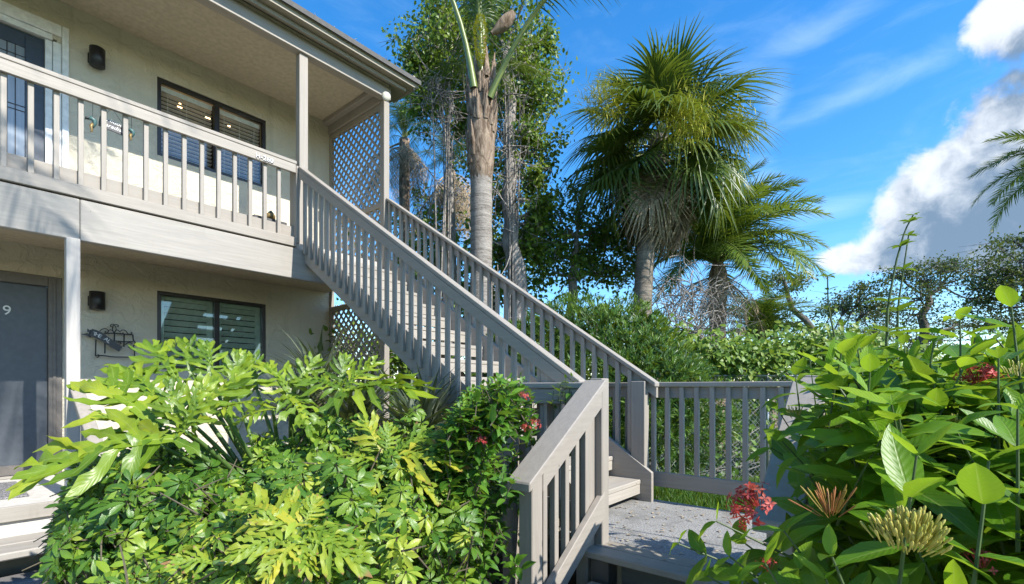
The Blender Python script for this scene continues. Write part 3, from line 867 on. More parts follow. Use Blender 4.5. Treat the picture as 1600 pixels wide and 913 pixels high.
# plaque with ornaments behind the balusters
t = thing('hanging_plaque', 'small black plaque lettered a Hidden Paradise behind the balcony balusters', 'sign', (1.11, 5.74, 2.43))
ang = R(7)
def rotp(V):
    V = V.copy(); dx, dz = V[:, 0] - 1.105, V[:, 2] - 2.43; V[:, 0] = 1.105 + dx * math.cos(ang) + dz * math.sin(ang); V[:, 2] = 2.43 - dx * math.sin(ang) + dz * math.cos(ang); return V
MB().box(1.005, 1.21, 5.728, 5.738, 2.385, 2.48, .003, rotp).build('board', BLACK, t)
text('lettering', 'a Hidden\nParadise', .05, (1.108, 5.726, 2.447), (math.pi / 2, ang, 0), LETTER, t, extr=.001, shear=.25)
MB().tube([[1.03, 5.733, 2.486], [1.10, 5.735, 2.60], [1.19, 5.733, 2.47]], .002, 4).build('wire', IRON, t)
for (x, z, sc_, lab) in ((.962, 2.40, 1, 'teal and gold hanging ornament left of the black plaque'), (1.245, 2.42, .8, 'small dark teal hanging ornament right of the black plaque')):
    t = thing('hanging_ornament', lab, 'ornament', (x, 5.735, z), 'painted metal ornaments beside the plaque')
    def q(a, b): return [x + a * sc_, 5.735, z + b * sc_]
    MB().tube([q(-.03, .03), q(-.01, .045), q(.012, .03), q(.015, .0), q(.005, -.04)], [.008, .02, .022, .014, .004], 8).build('body', ORNA, t, True)
    MB().tube([q(.0, .0), q(-.012, -.03), q(-.004, -.07), q(-.02, -.085)], [.012, .014, .008, .002], 7).build('tail', GOLD, t, True)
    MB().tube([q(-.028, .03), q(-.045, .035), q(-.05, .018)], [.012, .012, .004], 7).build('head', BLACK, t, True)
    MB().tube([q(.0, .045), [x, 5.735, 2.585]], .0015, 4).build('wire', IRON, t)
# dark shelf box with a gold ornament on the balcony
ledge = thing('balcony_bench', 'low dark bench on the balcony floor beside the stair post', 'bench', (2.6, 5.9, ZUP))
MB().box(2.38, 2.76, 5.79, 5.96, 1.93, 1.985, .006).build('seat', flat('dark_bench', (.06, .06, .062), .6), ledge)
for x in (2.41, 2.69): MB().box(x, x + .05, 5.81, 5.94, ZUP + .001, 1.929, .004).build('leg', flat('dark_leg', (.05, .05, .05), .6), ledge)
t = thing('gold_shell', 'small gold and green shell ornament on the dark balcony bench', 'ornament', (2.60, 5.87, 1.985))
p = np.array([2.60, 5.87, 1.985])
m = MB(); m.tube([p + [-.05, 0, .02], p + [-.03, 0, .05], p + [0, 0, .06], p + [.03, 0, .045], p + [.05, 0, .02]], [.006, .032, .045, .034, .008], 12); m.build('shell', GOLD, t, True)
m = MB(); m.tube([p + [-.03, -.01, .085], p + [0, -.01, .105], p + [.035, -.01, .08]], [.008, .016, .008], 8); m.build('leaf_tuft', ORNA, t, True)

# wrought iron trellis and ribbon sign on the lower wall
def onwall(u, v, off): r_ = ray(u, v); return r_ * (YW - off) / r_[1]
t = thing('iron_trellis', 'black wrought iron scroll wall planter on the lower stucco wall', 'planter', onwall(180, 560, .1))
def wpt(zx, zy, off=.06): return onwall(120 + zx * 100 / 1522, 500 + zy * 60 / 913, off)
def curve(pts, r=.0055, off=.06, n=40):
    P = np.array([wpt(*p, off) for p in pts]); k = np.linspace(0, len(P) - 1, n)
    # Catmull-Rom through the points
    Q = np.vstack([2 * P[0] - P[1], P, 2 * P[-1] - P[-2]]); out = []
    for s in k:
        i = min(int(s), len(P) - 2); f = s - i; a, b, c_, d = Q[i], Q[i + 1], Q[i + 2], Q[i + 3]
        out.append(.5 * (2 * b + (c_ - a) * f + (2 * a - 5 * b + 4 * c_ - d) * f * f + (3 * b - a - 3 * c_ + d) * f ** 3))
    return np.array(out), r
fr = MB()
for pts in ([(445, 860), (450, 600), (455, 470)], [(640, 320), (900, 320), (1150, 340), (1330, 350)], [(1330, 350), (1345, 480), (1385, 540), (1350, 640), (1375, 730)],
            [(895, 330), (890, 600)], [(1125, 345), (1120, 640)], [(445, 860), (620, 850), (900, 880), (1370, 890)], [(670, 480), (665, 800)], [(920, 500), (1120, 520), (1340, 515)], [(1375, 730), (1372, 890)]):
    P, r = curve(pts, .007); fr.tube(P, r, 6)
fr.build('frame', IRON, t, True)
sc_ = MB()
for pts in ([(545, 270), (610, 220), (690, 210), (750, 260), (720, 310), (670, 290), (690, 265)], [(750, 260), (800, 235), (850, 260), (880, 310)], [(1020, 280), (970, 240), (910, 265), (895, 310)],
            [(880, 310), (845, 220), (860, 150), (885, 125)], [(895, 310), (935, 220), (915, 150), (885, 125)], [(885, 115), (840, 105), (800, 125), (805, 155), (830, 150)], [(885, 115), (940, 110), (985, 130), (985, 160), (960, 160)],
            [(1020, 280), (1090, 240), (1160, 260), (1220, 330), (1300, 330), (1310, 300), (1275, 290)], [(1030, 310), (1060, 340), (1100, 320), (1090, 300)], [(490, 820), (540, 850), (500, 890), (470, 900)],
            [(980, 540), (1030, 520), (1050, 560), (1010, 580)], [(1150, 590), (1230, 540), (1320, 560)], [(1220, 640), (1290, 690), (1370, 700)]):
    P, r = curve(pts, .0048); sc_.tube(P, r, 6)
sc_.build('scrollwork', IRON, t, True)
t = thing('ribbon_sign', 'black ribbon shaped metal sign lettered THE AL on the lower wall', 'sign', onwall(150, 535, .08))
top = [(360, 215), (480, 250), (600, 310), (720, 390), (840, 480), (960, 560), (1080, 640)]
bot = [(300, 385), (430, 425), (560, 490), (680, 565), (800, 645), (900, 700), (1000, 760)]
def ribbon(tops, bots, off, th=.012):
    A = np.array([wpt(*p, off) for p in tops]); B = np.array([wpt(*p, off) for p in bots]); n = len(A)
    V = np.concatenate([A, B, A - [0, th, 0], B - [0, th, 0]]); Q = []
    for i in range(n - 1):
        Q += [[i, i + 1, n + i + 1, n + i], [2 * n + i, 3 * n + i, 3 * n + i + 1, 2 * n + i + 1], [i, 2 * n + i, 2 * n + i + 1, i + 1], [n + i, n + i + 1, 3 * n + i + 1, 3 * n + i]]
    Q += [[0, n, 3 * n, 2 * n], [n - 1, 3 * n - 1, 4 * n - 1, 2 * n - 1]]
    return V, Q
m = MB(); V, Q = ribbon(top, bot, .105); m.add(V, Q); m.build('band', BLACK, t)
m = MB(); V, Q = ribbon([(245, 205), (300, 240), (380, 225)], [(248, 300), (275, 290), (320, 380)], .088, .008); m.add(V, Q)
V, Q = ribbon([(100, 345), (230, 320), (330, 330)], [(110, 350), (235, 375), (330, 425)], .086, .008); m.add(V, Q); m.build('tail', BLACK, t)
for ch, zx, zy, a in (('T', 425, 335, 17), ('H', 487, 358, 22), ('E', 552, 392, 27), ('A', 700, 462, 32), ('L', 762, 512, 34)):
    text('lettering', ch, .055, wpt(zx, zy, .1195), (math.pi / 2, R(a), 0), LETTER, t, extr=.001)
# ================================================================== LEAF TOOLS
def leaf_tpl(nl=6, prof=None, fold=.18, droop=.18, wave=0., width=.5, across=2, curl=0.):
    """blade along +y, unit length, width in x; returns V, Q, uv"""
    na = across * 2 + 1
    t = np.linspace(0, 1, nl + 1)
    w = prof(t) * width
    V = []; UV = []
    for i, ti in enumerate(t):
        for j in range(na):
            q = (j - across) / across
            x = q * w[i]
            z = fold * abs(q) * w[i] * 1.2 - droop * ti ** 2 + wave * math.sin(ti * 17 + (q > 0) * 1.3) * abs(q) * w[i] - curl * (q * w[i]) ** 2
            V.append([x, ti - .25 * droop * ti ** 2, z]); UV.append([.5 + q * .5, ti])
    Q = [[i * na + j, i * na + j + 1, (i + 1) * na + j + 1, (i + 1) * na + j] for i in range(nl) for j in range(na - 1)]
    return np.array(V), np.array(Q), np.array(UV)
P_ELL = lambda t: np.sin(np.pi * np.clip(t, .0, 1) ** .82) ** .8 * .5 + .006
P_OBO = lambda t: np.sin(np.pi * np.clip(t, .0, 1) ** 1.35) ** .75 * .5 + .006
P_LIN = lambda t: (1 - t) ** .55 * np.minimum(1, t * 9 + .25) * .5
P_HRT = lambda t: np.sin(np.pi * np.clip(t * .96 + .04, 0, 1) ** .6) ** .8 * .5 + .004
class Fol:
    def __init__(s): s.b = []
    def add(s, tpl, p, y, up, size, var=None, wscale=1.0):
        """many copies of one template: p (n,3) base, y (n,3) blade direction, up (n,3) side that faces up"""
        p = np.atleast_2d(p); n = len(p)
        y = unit(np.broadcast_to(y, (n, 3))); up = np.broadcast_to(up, (n, 3))
        z = unit(up - y * (up * y).sum(1, keepdims=True)); x = np.cross(y, z)
        size = np.broadcast_to(np.asarray(size, float), (n,)); ws = np.broadcast_to(np.asarray(wscale, float), (n,))
        Mx = np.stack([x * (size * ws)[:, None], y * size[:, None], z * size[:, None]], 1)
        if var is None: var = rng.random(n)
        s.b.append((tpl, p, Mx, np.broadcast_to(var, (n,)))); return s
    def mesh(s, name, mat):
        VV = []; QQ = []; va = []; uv = []; base = 0
        for (tV, tQ, tU), p, Mx, var in s.b:
            n = len(p); k = len(tV)
            V = np.einsum('kj,nji->nki', tV, Mx) + p[:, None, :]
            VV.append(V.reshape(-1, 3)); QQ.append((tQ[None] + (np.arange(n) * k)[:, None, None] + base).reshape(-1, 4))
            va.append(np.repeat(var, k)); uv.append(np.tile(tU, (n, 1))); base += n * k
        return np_mesh(name, np.concatenate(VV), [np.concatenate(QQ)], mat, np.concatenate(va), np.concatenate(uv))
    def build(s, name, mat, parent): return link(name, s.mesh(name, mat), parent)
def randdir(n, r=rng):
    return unit(r.normal(size=(n, 3)))
L_IX = [leaf_tpl(7, P_ELL, .22, d, w, .40, 2) for d, w in ((.10, .05), (.28, .07), (.45, .05), (-.08, .06))]
L_IXS = [leaf_tpl(4, P_ELL, .22, d, .04, .44, 1) for d in (.1, .3)]
L_SM = leaf_tpl(2, P_ELL, .2, .15, 0, .5, 1)
L_SM2 = leaf_tpl(2, P_HRT, .15, .25, 0, .75, 1)
L_HED = leaf_tpl(2, P_LIN, .1, .12, 0, .16, 1)
L_STR = leaf_tpl(4, P_LIN, .12, .3, 0, .06, 1)
L_STRS = leaf_tpl(3, P_LIN, .12, .12, 0, .07, 1)

# ================================================================== FOREGROUND IXORA
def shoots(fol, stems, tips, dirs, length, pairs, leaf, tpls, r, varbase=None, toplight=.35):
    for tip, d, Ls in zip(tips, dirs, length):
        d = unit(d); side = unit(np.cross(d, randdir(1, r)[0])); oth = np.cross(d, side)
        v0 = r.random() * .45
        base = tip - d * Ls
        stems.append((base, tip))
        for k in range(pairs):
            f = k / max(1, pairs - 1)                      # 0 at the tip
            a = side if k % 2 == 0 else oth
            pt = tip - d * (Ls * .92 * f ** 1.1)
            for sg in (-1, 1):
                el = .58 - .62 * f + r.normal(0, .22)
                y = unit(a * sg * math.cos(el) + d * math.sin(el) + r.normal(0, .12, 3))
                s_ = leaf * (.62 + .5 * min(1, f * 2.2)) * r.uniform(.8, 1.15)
                var = np.clip(v0 + toplight * max(0, .55 - f) + r.normal(0, .13), 0, 1)  # leaves near the tip coloured lighter, as if lit from above
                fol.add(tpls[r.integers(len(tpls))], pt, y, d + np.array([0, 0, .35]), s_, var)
def stem_mesh(stems, rad, n=5):
    m = MB()
    for a, b in stems:
        mid = (a + b) / 2 + (b - a)[[1, 0, 2]] * [.06, -.06, 0]
        m.tube(bez(a, mid, b, 4), np.linspace(rad * 1.5, rad * .8, 4), n, False)
    return m
def flower(parent, c, d, size, kind, r, n=60):
    """a dome of thin tubes: open red stars, long orange buds, or short yellow buds"""
    d = unit(d); f = Fol(); st = MB()
    dirs = unit(d * .75 + randdir(n * 3, r)); dirs = dirs[(dirs @ d) > (.25 if kind != 'bud' else .35)][:n]
    rr_ = .075 if kind == 'bud' else .028
    V, Q = tube([[0, y, 0] for y in (0, .45, .72, .9, 1.0)], [rr_ * .55, rr_ * .7, rr_ * 1.15, rr_, rr_ * .3], 5)
    tpl = (V, Q, np.stack([np.full(len(V), .4), V[:, 1]], 1))
    for q in dirs:
        L = size * r.uniform(.75, 1.1)
        if kind == 'bud': f.add(tpl, c + (q + unit(np.cross(d, q)) * r.normal(0, .2)) * size * r.uniform(.35, .75) - d * size * .3, unit(q + d * .8), unit(np.cross(q, [.2, .5, .8])), size * r.uniform(.36, .5), r.random())
        else: f.add(tpl, c + q * size * .25 - d * size * .1, unit(q + d * .35), unit(np.cross(q, [.2, .5, .8])), L * .8, r.random())
        if kind == 'red':
            tip = c + q * L
            a = unit(np.cross(q, [.3, .2, .9])); b = np.cross(q, a)
            for k in range(4):
                y = unit(a * math.cos(k * 1.571) + b * math.sin(k * 1.571) + q * .25)
                f.add(L_SM, tip, y, q, size * .24, r.random())
    o = f.build('flower_cluster', {'red': RED, 'orange': ORANGE, 'bud': YBUD}[kind], parent)
    return o
r1 = np.random.default_rng(21)
ix = thing('ixora_shrub', 'large foreground ixora shrub with broad glossy leaves, pink flowers and a big yellow bud head', 'shrub', (1.7, -.25, GZ))
fol = Fol(); stems = []
def htop(x, y):
    D = x * cT + y * sT
    return np.interp(D, [.45, .65, .85, 1.1, 1.5, 2.3], [-.20, -.12, .0, .13, .14, .10])
def inside(x, y):
    return (y < .20) & (y < .13 * x + .01) & (y > -.55 * x - .25)
KEEP = [(1184, 797, 1.0, 75), (1297, 800, .85, 85), (1420, 830, .66, 95), (1432, 700, .7, 70), (1298, 668, 1.2, 40), (1455, 688, .98, 40), (1530, 602, 1.08, 40)]
def blocks(p):
    D = p[0] * cT + p[1] * sT; u = 800 + 758.9 * (p[0] * sT - p[1] * cT) / D; v = 607.2 - 758.9 * p[2] / D
    return any(D < dk + .08 and math.hypot(u - uk, v - vk) < rk * .85 for uk, vk, dk, rk in KEEP)
pts = []
while len(pts) < 760:
    x = r1.uniform(.72, 3.1); y = r1.uniform(-1.4, .22)
    D = x * cT + y * sT
    if not inside(x, y) or D < .62 or r1.random() > np.clip(1.3 - .22 * D, .3, 1): continue
    z = htop(x, y) - abs(r1.normal(0, .18)) - (.5 * r1.random() if r1.random() < .3 else 0)
    if blocks((x, y, z)) or blocks((x, y, z - .07)): continue
    pts.append((x, y, z))
pts = np.array(pts)
d_ = np.stack([r1.normal(-.18, .3, len(pts)), r1.normal(.10, .3, len(pts)), np.full(len(pts), 1.)], 1)
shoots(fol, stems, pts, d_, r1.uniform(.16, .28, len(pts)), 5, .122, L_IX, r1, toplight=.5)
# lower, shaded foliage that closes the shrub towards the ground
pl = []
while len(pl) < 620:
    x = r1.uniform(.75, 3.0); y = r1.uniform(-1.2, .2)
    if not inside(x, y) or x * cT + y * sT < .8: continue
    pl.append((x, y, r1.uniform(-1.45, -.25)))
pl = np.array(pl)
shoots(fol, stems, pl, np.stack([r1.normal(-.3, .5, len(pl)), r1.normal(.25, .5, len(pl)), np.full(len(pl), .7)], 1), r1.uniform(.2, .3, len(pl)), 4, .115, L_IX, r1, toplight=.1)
# shoots that stand out in the photograph: tip (pixel, depth), direction, leaf length
for (u, v, D, d, lf, pr) in ((1432, 712, .66, (-.1, -.1, 1), .13, 4), (1060, 850, .98, (-.6, .8, .4), .11, 4), (1105, 900, .86, (-.5, .7, .5), .11, 4), (1165, 850, .95, (-.5, .6, .6), .12, 4), (1250, 890, .78, (-.3, .4, .8), .11, 4), (1160, 905, .9, (-.4, .6, .6), .12, 4), (1290, 905, .72, (-.2, .3, .9), .11, 4), (1245, 780, 1.1, (-.4, .5, .7), .13, 4), (1405, 655, .86, (-.25, .1, 1), .15, 4), (1500, 500, 1.15, (.05, 0, 1), .16, 5), (1580, 480, 1.0, (-.1, .1, 1), .15, 5),
                             (1240, 560, 1.75, (0, .1, 1), .16, 4), (1222, 690, 1.30, (-.5, .5, .7), .15, 4), (1205, 700, 1.45, (-.6, .6, .5), .16, 3), (1265, 560, 1.9, (-.1, .1, 1), .15, 4), (1215, 640, 1.75, (-.4, .4, .8), .14, 3), (1120, 815, .92, (-.55, .75, .45), .10, 4),
                             (1140, 870, .84, (-.5, .6, .6), .10, 4), (1225, 830, .80, (-.3, .5, .8), .10, 4), (1195, 880, .76, (-.3, .4, .8), .10, 4), (1300, 870, .68, (-.2, .3, .9), .11, 4), (1345, 545, 1.5, (0, 0, 1), .16, 4),
                             (1290, 590, 1.5, (-.2, .2, 1), .16, 4), (1385, 560, 1.35, (-.1, .1, 1), .16, 4), (1560, 560, .95, (0, 0, 1), .14, 4), (1545, 720, .66, (.1, -.1, 1), .13, 4), (1330, 700, 1.0, (-.2, .2, 1), .14, 4),
                             (1265, 745, 1.05, (-.4, .4, .8), .13, 4), (1460, 600, 1.0, (-.1, 0, 1), .15, 4), (1590, 640, .75, (0, 0, 1), .13, 4), (1310, 640, 1.2, (-.2, .2, 1), .15, 4)):
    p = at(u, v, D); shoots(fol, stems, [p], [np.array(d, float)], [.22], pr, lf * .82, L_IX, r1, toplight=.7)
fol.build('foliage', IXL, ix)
for q in range(14):
    b = np.array([r1.uniform(1.1, 2.7), r1.uniform(-.8, .05), GZ]); stems.append((b, b + [r1.normal(0, .2), r1.normal(0, .15), 1.25]))
stem_mesh(stems, .0021).build('stems', STEMG, ix)
for (u, v, D, d, s_, k, n) in ((1184, 797, .95, (-.55, .35, .45), .052, 'red', 46), (1297, 806, .80, (-.25, .1, .9), .060, 'orange', 30), (1420, 846, .60, (-.2, -.1, 1), .052, 'bud', 170),
                              (1530, 602, 1.05, (0, 0, 1), .045, 'red', 40), (1298, 668, 1.2, (-.2, .1, 1), .040, 'bud', 46), (1338, 690, 1.15, (-.2, .1, 1), .036, 'bud', 40), (1455, 688, .95, (-.1, 0, 1), .040, 'bud', 46),
                              (1482, 668, 1.0, (-.1, 0, 1), .038, 'bud', 40), (1240, 650, 1.6, (-.1, 0, 1), .045, 'bud', 40), (1590, 585, .9, (0, 0, 1), .035, 'bud', 36), (1202, 890, .85, (-.3, .2, .8), .022, 'red', 14), (1535, 890, .75, (0, 0, 1), .03, 'red', 20), (1260, 680, 1.3, (-.3, .2, .9), .04, 'bud', 36)):
    flower(ix, at(u, v, D), np.array(d, float), s_, k, r1, n)

# the smaller ixora by the stair foot
r2 = np.random.default_rng(5)
ix2 = thing('ixora_shrub', 'bushy ixora with small red flowers between the stair foot and the lobed leaves', 'shrub', (1.9, 2.2, GZ))
fol = Fol(); stems = []
pts = []
while len(pts) < 620:
    u = r2.uniform(690, 905); D = r2.uniform(2.25, 3.0)
    top = np.interp(u, [690, 730, 780, 850, 900], [690, 610, 590, 585, 600]) + abs(r2.normal(0, 45))
    if r2.random() < .45: top += r2.uniform(0, 250)
    p = at(u, top, D)
    if p[2] < GZ + .15: continue
    if p[0] > 1.75 and p[1] < 1.80: continue
    if p[0] > 2.60 and p[1] > 1.5: continue
    pts.append(p)
pts = np.array(pts)
shoots(fol, stems, pts, np.stack([r2.normal(-.15, .35, len(pts)), r2.normal(-.15, .35, len(pts)), np.full(len(pts), .9)], 1), r2.uniform(.10, .18, len(pts)), 4, .072, L_IXS, r2, toplight=.6)
fol.build('foliage', IXL2, ix2)
for q in range(10):
    b = np.array([r2.uniform(1.5, 2.3), r2.uniform(1.9, 2.5), GZ]); stems.append((b, b + [r2.normal(0, .2), r2.normal(0, .15), 1.2]))
stem_mesh(stems, .002).build('stems', STEMB, ix2)
for (u, v, D, k, s_) in ((818, 622, 2.5, 'red', .034), (745, 628, 2.5, 'bud', .05), (742, 676, 2.3, 'red', .038), (752, 690, 2.25, 'red', .034), (768, 682, 2.35, 'bud', .05), (822, 672, 2.3, 'red', .03), (688, 675, 2.6, 'bud', .05), (835, 665, 2.35, 'red', .035)):
    flower(ix2, at(u, v, D), np.array([-.3, -.5, .8]), s_, k, r2, 22)
f = Fol(); stems = []
sprig = thing('young_sprig', 'thin leafy sprig growing up against the handrail beside the stair foot', 'plant', (*at(880, 600, 3.2)[:2], GZ))
for (u, v) in ((893, 588), (884, 592), (876, 600), (866, 606)):
    p = at(u, v, 3.2); shoots(f, stems, [p], [np.array([.1, -.1, 1])], [.12], 3, .065, L_IXS, r2, toplight=.6)
    stems.append((p - [0, 0, .1], np.array([p[0] - .05, p[1] + .05, GZ])))
f.build('foliage', IXL2, sprig); stem_mesh(stems, .002).build('stems', STEMG, sprig)

# ================================================================== PHILODENDRON
def lobed(r, nl=7, yellow=False):
    """deeply cut, wavy leaf, midrib along +y from 0 to 1"""
    VV = []; QQ = []; UU = []; base = 0
    def mid(t): return np.array([0, t, .08 * math.sin(math.pi * t) - .22 * t ** 2.0])
    for sg in (-1, 1):
        for k in range(nl):
            t0 = -.02 + .80 * k / (nl - 1) if nl > 1 else 0
            a = R(np.interp(k, [0, 1, nl - 1], [-28, 15, 62]) + r.normal(0, 9)) if k else R(-40 + r.normal(0, 8))
            L = np.interp(k, [0, 1, 2, nl * .5, nl - 1], [.30, .42, .52, .50, .34]) * r.uniform(.85, 1.12)
            wd = .047 * r.uniform(.85, 1.15) * (1.1 if k else .9)
            o = mid(max(0, t0)); n = 7
            tt = np.linspace(0, 1, n + 1)
            ang = a + .42 * tt ** 1.4 * (1 if k < nl - 1 else .4) + r.normal(0, .05)
            step = L / n
            cx = np.concatenate([[0], np.cumsum(np.cos(ang[:-1]) * step)]); cy = np.concatenate([[0], np.cumsum(np.sin(ang[:-1]) * step)])
            ph = r.uniform(0, 6); dr_ = r.normal(.13, .07); rl_ = r.normal(0, .55)
            w = np.interp(tt, [0, .18, .42, .65, .85, 1], [1.25, .55, .8, .95, .6, .04]) * wd
            w = w * (1 + .27 * np.sin(tt * 15 + ph))
            for i in range(n + 1):
                nx, ny_ = -math.sin(ang[i]), math.cos(ang[i])
                for q in (-1, -.5, 0, .5, 1):
                    x = cx[i] + nx * w[i] * q; y = cy[i] + ny_ * w[i] * q
                    z = .20 * abs(q) * w[i] + .085 * w[i] / .1 * math.sin(tt[i] * 17 + ph + q * 1.2) * abs(q) * .62 + .02 * math.sin(tt[i] * 31 + ph * 2) * w[i] / .06 * abs(q) - dr_ * tt[i] ** 1.7 * L / .5 + .045 * math.sin(tt[i] * 5 + ph) * tt[i] + rl_ * q * w[i] * (.3 + tt[i])
                    VV.append([sg * (o[0] + x), o[1] + y, o[2] + z]); UU.append([.5 + .5 * q, tt[i]])
            for i in range(n):
                for j in range(4):
                    e = [base + i * 5 + j, base + i * 5 + j + 1, base + (i + 1) * 5 + j + 1, base + (i + 1) * 5 + j]
                    QQ.append(e if sg > 0 else e[::-1])
            base += (n + 1) * 5
    # centre blade and end lobe
    n = 12; tt = np.linspace(0, 1.12, n + 1)
    for i, t in enumerate(tt):
        m_ = mid(min(t, 1.0)); m_ = m_ + np.array([0, max(0, t - 1), -.3 * max(0, t - 1)])
        w = np.interp(t, [0, .1, .7, .92, 1.02, 1.12], [.04, .062, .05, .07, .055, .004]) * (1 + .12 * math.sin(t * 30))
        for q in (-1, -.5, 0, .5, 1):
            VV.append([q * w, m_[1], m_[2] + .12 * abs(q) * w + .004]); UU.append([.5 + .5 * q, t / 1.12])
    for i in range(n):
        for j in range(4): QQ.append([base + i * 5 + j, base + i * 5 + j + 1, base + (i + 1) * 5 + j + 1, base + (i + 1) * 5 + j])
    base += (n + 1) * 5
    rib = [mid(t) - np.array([0, 0, .006]) for t in np.linspace(0, 1, 9)]
    V2, Q2 = tube(rib, np.linspace(.013, .004, 9), 6)
    VV = np.concatenate([np.array(VV), V2]); UU = np.concatenate([np.array(UU), np.tile([[.5, .1]], (len(V2), 1))])
    return VV, np.concatenate([np.array(QQ), Q2 + base]), UU
rp = np.random.default_rng(8)
PHM = []; PYM = []
for i in range(6):
    V, Q, U = lobed(np.random.default_rng(40 + i), 8 - i % 2)
    lob = np.minimum(np.arange(len(V)) // 40, 30); var = np.clip(rp.normal(.45, .24, 31)[lob] + .22 * (U[:, 1] - .3) - .25 * np.abs(U[:, 0] - .5) + .1, 0, 1)
    PHM.append(np_mesh('leaf', V, [Q], PHL, var, U)); 
    if i < 4: PYM.append(np_mesh('leaf', V, [Q], PHY, np.clip(var + .1, 0, 1), U))
cntp = [0]
def big_leaf(parent, a, tip, up, crown, meshes=PHM, size=1.0):
    a = np.asarray(a); y = tip - a; L = np.linalg.norm(y) * .92 * size; y = unit(y + np.array([0, 0, .16 * L]))
    up = np.asarray(up, float); z = unit(up - y * (up @ y)); x = np.cross(y, z)
    o = bpy.data.objects.new('leaf', meshes[cntp[0] % len(meshes)]); cntp[0] += 1; C.objects.link(o); o.parent = parent
    s_ = L * rp.uniform(.97, 1.05)
    Mx = mathutils.Matrix(((x[0] * s_, y[0] * s_, z[0] * s_, a[0]), (x[1] * s_, y[1] * s_, z[1] * s_, a[1]), (x[2] * s_, y[2] * s_, z[2] * s_, a[2]), (0, 0, 0, 1)))
    o.matrix_local = mathutils.Matrix.Translation(-parent.location) @ Mx
    c = np.asarray(crown); mid = (a + c) / 2 + np.array([0, 0, .12 * np.linalg.norm(a - c)]) + (a - c) * [.1, .1, 0]
    MB().tube(bez(c, mid, a - y * .004, 8), np.linspace(.017, .0085, 8), 7).build('petiole', PETI, parent, True)
def phil(label, base_px, crown_px, leaves, meshes=PHM, size=1.0):
    c = at(*crown_px); b = np.array([c[0], c[1], GZ])
    t = thing('philodendron', label, 'plant', b)
    MB().tube([b, (b + c) / 2 + [.02, .01, 0], c], [.05, .045, .035], 9).build('trunk', STEMB, t, True)
    for (ua, va, Da, ut, vt, Dt, up) in leaves:
        big_leaf(t, at(ua, va, Da), at(ut, vt, Dt), up, c + rp.normal(0, .03, 3), meshes, size)
    return t
U0 = (-.25, -.55, .8); U1 = (-.3, -.8, .35); U2 = (-.1, -.3, 1)
phil('tall philodendron with huge bright lobed leaves reaching over the porch steps', None, (425, 800, 2.9), [
    (270, 686, 2.2, 14, 762, 1.95, (.05, -.7, .75)), (244, 668, 2.35, 122, 590, 2.45, U0), (262, 652, 2.45, 178, 560, 2.6, U0), (281, 671, 2.3, 258, 585, 2.3, U1), (289, 671, 2.25, 325, 588, 2.25, U1),
    (300, 660, 2.4, 388, 578, 2.5, U0), (275, 590, 2.65, 222, 528, 2.8, U0), (300, 585, 2.7, 285, 522, 2.8, U1), (330, 590, 2.7, 322, 528, 2.8, U1), (352, 632, 2.6, 380, 552, 2.65, U1), (236, 690, 2.3, 150, 640, 2.3, U2),
    (345, 640, 2.35, 425, 632, 2.35, U2), (365, 600, 2.9, 378, 540, 3.0, U1)])
phil('middle philodendron with fresh green lobed leaves below the window and stairs', None, (455, 780, 3.1), [
    (537, 617, 2.75, 668, 612, 2.55, (-.15, -.5, .85)), (533, 610, 2.8, 455, 592, 2.85, U0), (454, 622, 2.75, 490, 685, 2.55, (-.2, -.75, .5)), (452, 615, 2.8, 402, 560, 2.9, U0), (458, 612, 2.85, 505, 553, 2.95, U1), (530, 606, 2.9, 545, 548, 3.0, U1),
    (400, 605, 2.95, 388, 545, 3.05, U1), (540, 608, 2.85, 600, 560, 2.95, U0), (425, 640, 2.7, 350, 672, 2.6, U2)])
phil('low philodendron with yellowing lobed leaves in front of the small ixora', None, (590, 800, 2.6), [
    (602, 722, 2.35, 722, 728, 2.25, U0), (600, 712, 2.4, 560, 640, 2.5, U1), (604, 705, 2.4, 610, 655, 2.5, U1), (597, 735, 2.3, 575, 782, 2.2, U0), (612, 738, 2.3, 690, 785, 2.2, U0), (590, 722, 2.35, 500, 715, 2.35, U2), (615, 712, 2.4, 690, 672, 2.45, U0)], PYM)
phil('lowest philodendron with brown tipped yellow leaves at the front of the bed', None, (470, 890, 1.75), [
    (462, 832, 1.63, 370, 805, 1.58, U0), (476, 830, 1.63, 560, 860, 1.53, U0), (470, 815, 1.68, 440, 752, 1.78, U1), (478, 815, 1.68, 505, 762, 1.78, U1), (468, 845, 1.58, 490, 910, 1.43, (-.2, -.8, .4)), (455, 842, 1.58, 330, 880, 1.43, U0),
    (462, 822, 1.63, 345, 770, 1.73, U0), (330, 880, 1.53, 238, 880, 1.43, U0), (460, 850, 1.53, 400, 930, 1.38, U0), (484, 842, 1.58, 590, 905, 1.48, U0)], PYM, .82)

